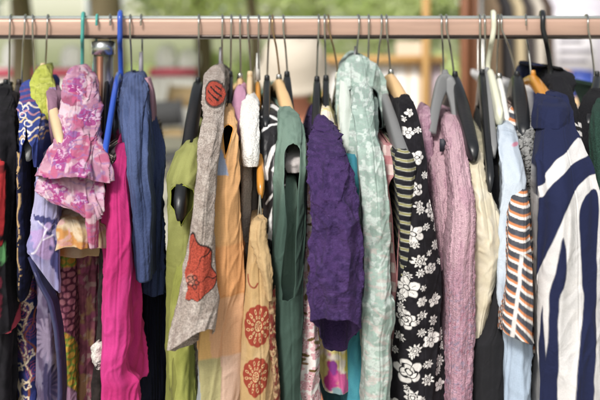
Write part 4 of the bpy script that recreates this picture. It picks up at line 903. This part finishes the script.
# ================================================================== BACKGROUND PLACE
def leafmat(name, c1, c2, tr=.45):
    m, nt, b = nodes_of(name); N = nt.nodes; Lk = nt.links
    oi = N.new('ShaderNodeTexCoord'); nz = N.new('ShaderNodeTexNoise'); nz.inputs['Scale'].default_value = 2.2; Lk.new(oi.outputs['Object'], nz.inputs['Vector'])
    cr = N.new('ShaderNodeMix'); cr.data_type = 'RGBA'; cr.inputs[6].default_value = (*hexc(c1), 1); cr.inputs[7].default_value = (*hexc(c2), 1)
    mr = N.new('ShaderNodeMapRange'); mr.inputs[1].default_value = .35; mr.inputs[2].default_value = .65; Lk.new(nz.outputs['Fac'], mr.inputs[0]); Lk.new(mr.outputs[0], cr.inputs[0])
    Lk.new(cr.outputs[2], b.inputs['Base Color']); b.inputs['Roughness'].default_value = .5
    t = N.new('ShaderNodeBsdfTranslucent'); Lk.new(cr.outputs[2], t.inputs['Color']); ms = N.new('ShaderNodeMixShader'); ms.inputs[0].default_value = tr
    Lk.new(b.outputs[0], ms.inputs[1]); Lk.new(t.outputs[0], ms.inputs[2]); Lk.new(ms.outputs[0], N['Material Output'].inputs['Surface']); return m
Lbright = leafmat('leaf_bright', '#d3e596', '#eff6c8', .4); Ldark = leafmat('leaf_dark', '#94ab70', '#bccb94', .5); bark = simple('bark', '#6b6048', .9, 0, 1., 12, .3, 6)
def leaves(blobs, n, size, seed):
    rng = np.random.default_rng(seed); vs = []; wts = np.array([b[3]*b[4]*b[5] for b in blobs]); wts = wts/wts.sum()
    k = rng.choice(len(blobs), n, p=wts); B = np.array(blobs)[k]
    u = rng.normal(size=(n, 3)); u /= np.linalg.norm(u, axis=1)[:, None]; r = rng.random(n)**.45
    c = B[:, :3]+u*r[:, None]*B[:, 3:6]
    a = rng.normal(size=(n, 3)); a /= np.linalg.norm(a, axis=1)[:, None]; b = np.cross(a, rng.normal(size=(n, 3))); b /= np.linalg.norm(b, axis=1)[:, None]
    s = size*(.6+.8*rng.random(n))[:, None]
    V = np.stack([c-a*s, c+b*s*.55, c+a*s, c-b*s*.55], 1).reshape(-1, 3)
    return V, np.arange(4*n).reshape(n, 4)
def tree(label, x, y, trunk_r, crown, leaf, n=9000, size=.09, seed=1, h=3.2):
    t = thing('tree', label, 'tree', (x, y, 0), 'trees behind the market'); rng = random.Random(seed)
    m = MB(); m.tube(smoothpath([(x, y, -.05), (x+.05, y, h*.35), (x-.04, y+.05, h*.7), (x+.08, y, h)], 4), [(trunk_r*(1.15-.5*i/12),)*2 for i in range(13)], 14)
    for k in range(6):
        a = k*1.05+rng.random(); m.tube([(x, y, h*(.72+.05*k)), (x+math.cos(a)*.8, y+math.sin(a)*.8, h*.9+.15*k), (x+math.cos(a)*1.7, y+math.sin(a)*1.7, h*1.05+.2*k)], [(trunk_r*.4,)*2, (trunk_r*.25,)*2, (.015,)*2], 8)
    m.build('trunk', bark, t)
    V, f = leaves([(x+a, y+b, c, *r) for a, b, c, r in crown], int(n*.62), size, seed)
    link('crown', mesh_of('crown', V, f, leaf, False), t)
def crown(w, z0, z1, seed, k=16, dy=1.6):
    r = random.Random(seed); return [(r.uniform(-w, w), r.uniform(-dy, dy), r.uniform(z0, z1), (r.uniform(.45, .95), r.uniform(.5, .9), r.uniform(.35, .75))) for _ in range(k)]
tree('broad dark trunked tree directly behind the blue hanger, crown above the rail', WX(104, -6), 6, .15, crown(2.0, 2.3, 4, 1, 14), Ldark, 6000, .07, 1)
tree('dark leafed tree behind the left end of the rail', WX(20, -9), 9, .14, crown(1.7, 2.05, 3.6, 2, 12), Ldark, 7000, .08, 2)
tree('bright sunlit tree behind the taupe and white clothes', WX(200, -10), 10, .12, crown(1.8, 1.95, 3.6, 3, 16), Lbright, 11000, .075, 3)
tree('slim trunked tree seen above the middle of the rail', WX(251, -7), 7, .055, crown(1.3, 2.3, 3.8, 4, 10), Lbright, 5000, .07, 4)
tree('bright yellow green tree behind the middle of the rail', WX(320, -11), 11, .12, crown(1.8, 1.6, 3.8, 5, 16), Lbright, 12000, .075, 5)
tree('pale green tree left of the timber stall', WX(375, -13), 13, .13, crown(1.8, 1.7, 3.8, 6, 12), Lbright, 6000, .08, 6)
tree('darker tree behind the paper notices', WX(500, -14), 14, .14, crown(2.4, 1.4, 4, 7, 14), Ldark, 7000, .09, 7)
# shrubs
def shrub(label, px, y, w, h, leaf, seed, n=3500):
    x = WX(px, -y); V, f = leaves([(x+random.Random(seed+k).uniform(-w, w), y+random.Random(seed*3+k).uniform(-.3, .3), h*.45, w*.5, .4, h*.5) for k in range(6)], n, .045, seed)
    V[:, 2] = np.maximum(V[:, 2], .01)
    o = thing('shrub', label, 'shrub', (x, y, 0), 'shrubs behind the market')
    link('foliage', mesh_of('foliage', V, f, leaf, False), o)
    m = MB(); m.tube([(x, y, 0), (x+.03, y, h*.6)], .03, 8); m.build('stem', bark, o)
shrub('bright shrub behind the gap beside the lime top', 208, 10.8, .7, 1.15, Lbright, 12, 5000)
shrub('yellow green shrub behind the mint jacket', 338, 8.6, .45, 1.35, Lbright, 13)
shrub('low green shrub behind the charcoal hanger', 440, 6.5, .25, 1.3, Lbright, 14, 2500)

# ground
def sheet(name, x0, x1, y0, y1, z, mat, kind='structure'):
    o = link(name, mesh_of(name, [(x0, y0, z), (x1, y0, z), (x1, y1, z), (x0, y1, z)], [(0, 1, 2, 3)], mat, False)); o['kind'] = kind; return o
sheet('ground', -150, 150, -60, 200, 0, simple('grass_ground', '#8a9a5a', .9, 0, .5, 8, .25, 1.5))
sheet('pavement', -12, 12, -8, 15, .004, simple('paving', '#bdb7ab', .85, 0, .4, 40, .15, 3))
# pale building beyond the trees
bl = thing('building', 'long pale rendered building closing the view behind the trees', 'building', (0, 26, 0))
m = MB(); m.box(-26, 22, 26, 34, -.1, 6.5); m.build('wall', simple('pale_render', '#e6e2da', .85, 0, .2, 5, .04, .5), bl)
m = MB(); m.box(-26.3, 22.3, 25.6, 34.4, 6.503, 6.8); m.build('roof', simple('roof_grey', '#8a8682', .8), bl)
for k in range(11):
    x = -24+k*4.2; m = MB(); m.box(x-.06, x+1.26, 25.93, 25.997, .94, 2.36); f_ = m.build('window', whp, bl)
    m = MB(); m.box(x, x+1.2, 25.90, 25.928, 1.0, 2.3); m.build('pane', simple('window_glass', '#8d979c', .15), f_)
# stall table with white cloth and red trim
whitecloth = simple('white_cloth', '#e9e7e4', .8, 0, .3, 12, .04); redtrim = simple('red_trim', '#c8556a', .7)
def ctable(label, x0, x1, y, z, trim, grp):
    t = thing('stall_table', label, 'table', ((x0+x1)/2, y, 0), grp)
    m = MB(); m.box(x0, x1, y, y+.8, z-.03, z); m.build('tabletop', wood, t)
    m = MB(); N = 90; pts = []
    for i in range(N+1):
        x = x0+(x1-x0)*i/N; pts.append((x, y-.02-.012*math.sin(i*.9)-.01*math.sin(i*.37)))
    V = [(x, yy if z_ < z-.05 else y-.012, z_) for z_ in (.06, z-.08, z+.004) for x, yy in pts]+[(x, y+.8, z+.004) for x, _ in pts]
    m.add(V, [(k*(N+1)+i, k*(N+1)+i+1, (k+1)*(N+1)+i+1, (k+1)*(N+1)+i) for k in range(3) for i in range(N)]); o = m.build('tablecloth', whitecloth, t)
    if trim:
        m = MB(); m.box(x0-.01, x1+.01, y-.05, y-.04, z-.09, z+.015); m.build('trim_band', redtrim, t)
    m = MB()
    for X in (x0+.05, x1-.05):
        for Yy in (y+.06, y+.74):
            m = MB(); m.tube([(X, Yy, 0), (X, Yy, z-.03)], .02, 8); m.build('leg', steel, t)
ctable('long table under a white cloth with red top trim, behind the left clothes', WX(-40, -9), WX(106, -9), 9, .89, True, 'cloth covered tables')
ctable('shorter cloth covered table with red trim, left of the lime top', WX(150, -9.6), WX(196, -9.6), 9.6, .86, True, 'cloth covered tables')
# parcels on the table
def sack(label, px, y, z, w, h, mat, name='white_bag'):
    x = WX(px, -y); m = MB(); m.tube([(x, y+.25, z), (x, y+.25, z+h*.25), (x+.01, y+.25, z+h*.7), (x, y+.25, z+h*.93), (x, y+.25, z+h)], [(w*.42, w*.3), (w*.5, w*.34), (w*.46, w*.3), (w*.3, w*.2), (w*.12, w*.08)], 14, power=2.6, up=(1, 0, 0))
    tag(m.build(name, mat), label, 'bag', 'white bags on the tables')
sack('white bag on the red trimmed table, behind the black dress', 12, 9, .9, .42, .36, whitecloth)
sack('white bag on the red trimmed table, behind the floral blouse', 66, 9, .9, .3, .30, whitecloth)
sack('small white bag on the shorter red trimmed table', 163, 9.6, .87, .3, .32, whitecloth)
sack('second white bag on the shorter red trimmed table', 186, 9.6, .87, .3, .26, whitecloth)
# folding chairs in the gap
def chair(label, px, y, mat, rot=0.4):
    x = WX(px, -y); t = thing('folding_chair', label, 'chair', (x, y, 0), 'folding chairs behind the rack')
    def T(p): a = rot; return (x+p[0]*math.cos(a)-p[1]*math.sin(a), y+p[0]*math.sin(a)+p[1]*math.cos(a), p[2])
    for s in (-.22, .22):
        m = MB(); m.tube([T((s, -.2, 0)), T((s, .05, .45)), T((s, .22, .88))], .014, 8); m.build('leg', mat, t)
        m = MB(); m.tube([T((s*.9, .22, 0)), T((s*.9, -.2, .46))], .014, 8); m.build('leg', mat, t)
    m = MB(); m.tube([T((0, -.22, .45)), T((0, .18, .45))], [(.21, .015)]*2, 12, power=5, up=(math.cos(rot), math.sin(rot), 0)); m.build('seat', mat, t)
    m = MB(); m.tube([T((0, .17, .66)), T((0, .21, .86))], [(.22, .012)]*2, 12, power=5, up=(math.cos(rot), math.sin(rot), 0)); m.build('backrest', mat, t)
dgrey = simple('dark_fabric_chair', '#4a4a4c', .7)
chair('dark folding chair seen in the gap right of the slate blue shirt', 163, 5.2, dgrey, .5)
chair('wooden folding chair behind the gap beside the lime top', 178, 6.6, simple('tan_chair', '#a58c66', .6), -.4)
# timber stall frame with hanging cloths
timber = simple('yellow_timber', '#c49a60', .6, 0, .3, 30, .1)
st = thing('timber_stall', 'yellow timber market stall frame behind the black floral dress', 'market stall', (WX(400, -4.5), 4.5, 0))
for px in (318, 426):
    m = MB(); x = WX(px, -4.5); m.box(x-.025, x+.025, 4.48, 4.53, 0, 2.3 if px > 400 else 1.25); m.build('post', timber, st)
for z in (WZ(60, -4.5), WZ(14, -4.5)+.8, .45):
    m = MB(); m.box(WX(325, -4.5), WX(446, -4.5), 4.545, 4.60, z-.028, z+.028); m.build('beam', timber, st)
for k, (px, z0, z1, w, hx) in enumerate([(350, .62, 1.22, .17, '#e6e4e0'), (388, .55, 1.2, .2, '#efefee'), (410, .7, 1.36, .1, '#d9c7b0'), (434, .6, 1.25, .06, '#e2d4dc'), (372, .6, 1.08, .08, '#c98f50')]):
    x = WX(px, -4.63); m = MB(); N = 14
    V = [(x-w+2*w*i/N, 4.62+.012*math.sin(i*1.7), z) for z in (z0, z1) for i in range(N+1)]+[(x-w+2*w*i/N, 4.635+.012*math.sin(i*1.7), z) for z in (z0, z1) for i in range(N+1)]
    n1 = N+1; m.add(V, [(i, i+1, n1+i+1, n1+i) for i in range(N)]+[(2*n1+i+1, 2*n1+i, 3*n1+i, 3*n1+i+1) for i in range(N)]+[(n1+i, n1+i+1, 3*n1+i+1, 3*n1+i) for i in range(N)])
    tag(m.build('hanging_cloth', simple('cloth_%s' % hx, hx, .8)), ['white cloth on the timber stall behind the mint jacket', 'widest white cloth on the timber stall', 'beige cloth on the timber stall, left of its orange post', 'narrow lilac cloth beside the timber stall post', 'short orange cloth low on the timber stall'][k], 'cloth', 'cloths on the timber stall')
# brown door post + dark coats
def post(label, px, y, w, hx, z1=2.4):
    x = WX(px, -y); m = MB(); m.box(x-w/2, x+w/2, y, y+.08, 0, z1); tag(m.build('wooden_post', simple('post_%s' % hx, hx, .6, 0, .3, 20, .2)), label, 'post', 'posts of the stall on the right')
post('red brown wooden post behind the black leaning hanger', 466, 3.6, .045, '#86573c'); post('second red brown post left of the cream hanger', 478, 3.6, .05, '#74492f')
post('dark wooden post between the two red brown posts', 472, 3.7, .06, '#2c2826')
# clothes on a far rail (blurred)
fr = thing('far_rail', 'distant clothes rail with dark and cream coats, behind the cream hook', 'clothes rack', (WX(510, -3.4), 3.4, 0))
m = MB(); m.tube([(WX(480, -3.4), 3.4, 1.72), (WX(545, -3.4), 3.4, 1.72)], .012, 8); m.build('rail', steel, fr)
for px in (481, 545):
    m = MB(); m.tube([(WX(px, -3.4), 3.4, 0), (WX(px, -3.4), 3.4, 1.72)], .012, 8); m.build('post', steel, fr)
for k, (px, hx, lb) in enumerate([(489, '#6f5c48', 'brown'), (501, '#2c2a2c', 'black'), (512, '#b8a888', 'beige'), (521, '#3a3434', 'charcoal'), (531, '#bfb6aa', 'pale grey'), (540, '#4a3c34', 'dark brown')]):
    x = WX(px, -3.4); m = MB()
    m.tube([(x, 3.4, 1.70), (x, 3.4, 1.66), (x, 3.4, 1.58), (x, 3.4, 1.2), (x, 3.4, .75)], [(.006, .02), (.02, .07), (.03, .2), (.034, .23), (.036, .24)], 14, power=2.5, up=(1, 0, 0))
    tag(m.build('coat', simple('coat_%s' % hx, hx, .85)), lb+' coat on the distant rail behind the right end', 'coat', 'coats on the distant rail')
# white notices
nb = thing('notice_board', 'large white board with pale printed notices behind the right end', 'notice board', (WX(580, -3.9), 3.9, 0))
x0, x1 = WX(541, -3.9), WX(625, -3.9)
m = MB(); m.box(x0, x1, 3.9, 3.93, .78, 2.1); m.build('board', simple('board_lilac', '#d6d2dd', .7), nb)
for X in (x0+.03, x1-.03):
    m = MB(); m.tube([(X, 3.96, 0), (X, 3.96, 2.1)], .02, 8); m.build('post', steel, nb)
ink = simple('grey_ink', '#8d8a94', .8)
for i, (a, b, z0, z1) in enumerate([(.1, .34, 1.1, 1.56), (.42, .66, 1.04, 1.5)]):
    m = MB(); m.box(x0+a-.02, x0+b, 3.892, 3.897, z0, z1); s_ = m.build('notice_sheet', simple('paper', '#ece9ee', .8), nb)
    m = MB()
    for k in range(6): m.box(x0+a+.01, x0+b-.03-.03*(k % 3), 3.888, 3.891, z1-.07-k*.06, z1-.05-k*.06)
    m.build('text_lines', ink, s_)
bx = WX(583, -3.2)
for k, (xx, hx, lb) in enumerate([(bx, '#3f55a8', 'blue crate standing on the trestle below the white notices'), (bx-.12, '#d8a23a', 'yellow crate on the trestle, left of the blue one')]):
    m = MB(); m.box(xx-.055, xx+.055, 3.2, 3.4, 1.10, 1.225); m.box(xx-.06, xx+.06, 3.195, 3.405, 1.226, 1.24); tag(m.build('crate', simple('crate_%s' % hx, hx, .5)), lb, 'crate', 'crates on the trestle')
tr = thing('trestle_table', 'tall trestle table carrying a blue and a yellow crate at the right', 'table', (bx, 3.3, 0))
m = MB(); m.box(bx-.3, bx+.35, 3.1, 3.5, 1.07, 1.10); m.build('tabletop', wood, tr)
for X in (bx-.25, bx+.3):
    m = MB(); m.tube([(X, 3.12, 0), (X, 3.3, 1.07)], .018, 8); m.tube([(X, 3.48, 0), (X, 3.3, 1.07)], .018, 8); m.build('leg', timber, tr)

# person in a pale hat
def person():
    px, y = WX(294, -2.1), 2.1
    t = thing('person', 'person in a pale hat and white strapped top standing behind the green dress', 'person', (px, y, 0))
    H = 1.50
    j = {'pel': (0, 0, .82), 'wai': (0, .0, .96), 'che': (0, -.01, 1.14), 'nk0': (0, -.01, 1.235), 'nk': (0, -.03, 1.29), 'hd': (0, -.05, 1.36), 'tp': (0, -.045, 1.44),
         'sl': (-.16, 0, 1.2), 'el': (-.22, .0, .95), 'wl': (-.12, -.2, .86), 'sr': (.16, 0, 1.2), 'er': (.23, 0, .95), 'wr': (.13, -.2, .86),
         'hl': (-.08, 0, .78), 'kl': (-.09, -.02, .45), 'al': (-.09, .02, .13), 'tl': (-.1, -.13, .092), 'hr': (.08, 0, .78), 'kr': (.09, -.02, .45), 'ar': (.09, .02, .13), 'tr': (.1, -.13, .092)}
    DZ = -.06
    rad = dict(pel=.13, wai=.115, che=.13, nk0=.06, nk=.048, hd=.078, tp=.07, sl=.055, el=.038, wl=.026, sr=.055, er=.038, wr=.026, hl=.085, kl=.055, al=.036, tl=.03, hr=.085, kr=.055, ar=.036, tr=.03)
    ed = ['pel-wai', 'wai-che', 'che-nk0', 'nk0-nk', 'nk-hd', 'hd-tp', 'che-sl', 'sl-el', 'el-wl', 'che-sr', 'sr-er', 'er-wr', 'pel-hl', 'hl-kl', 'kl-al', 'al-tl', 'pel-hr', 'hr-kr', 'kr-ar', 'ar-tr']
    for s, w in (('l', -.12), ('r', .13)):
        j['p'+s] = (w, -.26, .83); rad['p'+s] = .028; ed.append('w%s-p%s' % (s, s))
        for f in range(5):
            ox = (-.03+.018*f) if f < 4 else (.045 if s == 'l' else -.045); L = (.055, .065, .06, .05, .035)[f]
            j['f%s%d' % (s, f)] = (w+ox, -.29-(.0 if f < 4 else -.02), .815); j['g%s%d' % (s, f)] = (w+ox*1.15, -.29-L, .785); rad['f%s%d' % (s, f)] = .009; rad['g%s%d' % (s, f)] = .008
            ed += ['p%s-f%s%d' % (s, s, f), 'f%s%d-g%s%d' % (s, f, s, f)]
    K = list(j); me = bpy.data.meshes.new('body'); me.from_pydata([(px+j[k][0], y+j[k][1], j[k][2]+DZ) for k in K], [tuple(K.index(a) for a in e.split('-')) for e in ed], [])
    o = link('body', me, t); me.materials.append(simple('skin', '#b9785c', .55, 0, 0, 100, .05))
    sk = o.modifiers.new('Skin', 'SKIN'); sk.use_smooth_shade = True
    for i, k in enumerate(K):
        me.skin_vertices[0].data[i].radius = (rad[k], rad[k]*(.75 if k in ('pel', 'wai', 'che') else 1)); me.skin_vertices[0].data[i].use_root = (k == 'pel')
    ss = o.modifiers.new('Sub', 'SUBSURF'); ss.levels = 2; ss.render_levels = 2
    # face
    fm = MB(); fm.tube([(px, y-.125, 1.375), (px, y-.142, 1.35), (px, y-.125, 1.34)], [(.007, .007), (.013, .012), (.009, .006)], 8); fm.build('nose', MATS['skin'], o)
    fm = MB(); fm.tube([(px-.025, y-.122, 1.315), (px, y-.13, 1.313), (px+.025, y-.122, 1.315)], [(.003, .003), (.005, .005), (.003, .003)], 8); fm.build('mouth', simple('lips', '#96504a', .5), o)
    for s in (-1, 1):
        fm = MB(); fm.tube([(px+s*.045, y-.118, 1.378), (px+s*.03, y-.126, 1.38), (px+s*.016, y-.122, 1.378)], [(.003, .003), (.007, .006), (.003, .003)], 8); fm.build('eye', simple('eye_dark', '#3a2a24', .3), o)
        fm = MB(); fm.tube([(px+s*.08, y-.045, 1.385), (px+s*.088, y-.04, 1.365), (px+s*.08, y-.045, 1.34)], [(.005, .008), (.009, .014), (.005, .008)], 8); fm.build('ear', MATS['skin'], o)
    # hair, hat, top, trousers
    m = MB(); m.tube([(px, y-.02, 1.45), (px, y-.02, 1.40), (px, y+.0, 1.34), (px, y+.01, 1.27)], [(.07, .07), (.092, .09), (.09, .075), (.07, .04)], 16, up=(1, 0, 0)); m.build('hair', simple('hair_brown', '#4a3026', .6), t)
    hm = simple('straw', '#cdc2b2', .8, 0, .4, 120, .06)
    m = MB(); zb_ = 1.385
    prof = [(.150, zb_-.02), (.14, zb_-.008), (.124, zb_+.02), (.118, zb_+.065), (.098, zb_+.11), (.06, zb_+.138), (.0, zb_+.145)]
    V = [(px+r*math.cos(a*math.pi/16), y-.045+r*math.sin(a*math.pi/16)*1.08, z-(.014 if r > .13 else 0)*math.cos(a*math.pi/16)**2) for r, z in prof for a in range(32)]
    ty, tz, ca, sa = y-.045, zb_+.03, math.cos(.55), math.sin(.55)         # head bowed: the hat tips forward
    V = [(a, ty+(b-ty)*ca-(c-tz)*sa, tz+(c-tz)*ca+(b-ty)*sa) for a, b, c in V]
    m.add(V, [(i*32+k, i*32+(k+1) % 32, (i+1)*32+(k+1) % 32, (i+1)*32+k) for i in range(len(prof)-1) for k in range(32)]); h = m.build('hat', hm, t)
    so = h.modifiers.new('S', 'SOLIDIFY'); so.thickness = .006
    m = MB(); m.tube([(px, y, 1.17), (px, y-.01, 1.08), (px, y, .98), (px, y, .84)], [(.135, .105), (.145, .115), (.13, .105), (.15, .12)], 20, up=(1, 0, 0)); s_ = m.build('white_top', whitecloth, t)
    for s in (-1, 1):
        m = MB(); m.tube(smoothpath([(px+s*.075, y-.105, 1.15), (px+s*.085, y-.075, 1.225), (px+s*.085, y, 1.25), (px+s*.08, y+.08, 1.2), (px+s*.07, y+.1, 1.13)], 4), [(.014, .004)]*17, 8); m.build('strap', whitecloth, s_)
    m = MB()
    for s in (-1, 1): m.tube([(px+s*.075, y, .86), (px+s*.085, y-.01, .6), (px+s*.09, y-.015, .45), (px+s*.09, y+.01, .14)], [(.1, .12), (.09, .095), (.07, .075), (.055, .06)], 16, up=(1, 0, 0))
    m.build('trousers', simple('denim_trousers', '#55617a', .8), t)
    for q in bpy.data.objects:                       # dressed at the body's own height
        a = q; 
        while a.parent: a = a.parent
        if a is t and q is not t and q.type == 'MESH' and q is not o: q.data.transform(__import__('mathutils').Matrix.Translation((0, 0, DZ)))
person()
# ================================================================== CAMERA AND LIGHT
cam = bpy.data.cameras.new('camera'); co = bpy.data.objects.new('camera', cam); COL.objects.link(co); scene.camera = co
co.location = (0, -1, CAMZ); co.rotation_euler = (math.radians(90), 0, 0)
cam.sensor_width = 36; cam.lens = F/600*36; cam.shift_y = -180/600
cam.clip_start = .05; cam.clip_end = 500
cam.dof.use_dof = True; cam.dof.focus_distance = .82; cam.dof.aperture_fstop = 4.6; cam.dof.aperture_blades = 0
w = bpy.data.worlds.new('World'); scene.world = w; w.use_nodes = True
nt = w.node_tree; bg = nt.nodes['Background']
sky = nt.nodes.new('ShaderNodeTexSky'); sky.sky_type = 'NISHITA'; sky.sun_disc = False
EL, AZ = 46, 205
sky.sun_elevation = math.radians(EL); sky.sun_rotation = math.radians(AZ); sky.dust_density = 4; sky.air_density = 1; sky.ozone_density = 1
hs = nt.nodes.new('ShaderNodeHueSaturation'); hs.inputs['Saturation'].default_value = .28
nt.links.new(sky.outputs[0], hs.inputs['Color']); nt.links.new(hs.outputs[0], bg.inputs[0]); bg.inputs[1].default_value = .095
sl = bpy.data.lights.new('sun', 'SUN'); so = bpy.data.objects.new('sun', sl); COL.objects.link(so)
sl.energy = 2.1; sl.angle = math.radians(11); sl.color = (1, .96, .9)
az, el = math.radians(AZ), math.radians(EL)
dirv = Vector((math.sin(az)*math.cos(el), math.cos(az)*math.cos(el), math.sin(el)))   # towards the sun
so.rotation_euler = dirv.to_track_quat('Z', 'Y').to_euler(); so.location = (0, -3, 6)
vs = scene.view_settings; vs.view_transform = 'Standard'; vs.look = 'None'; vs.gamma = 1; vs.exposure = .45; vs.use_curve_mapping = False
scene.cycles.max_bounces = 6; scene.cycles.diffuse_bounces = 3; scene.cycles.use_denoising = True
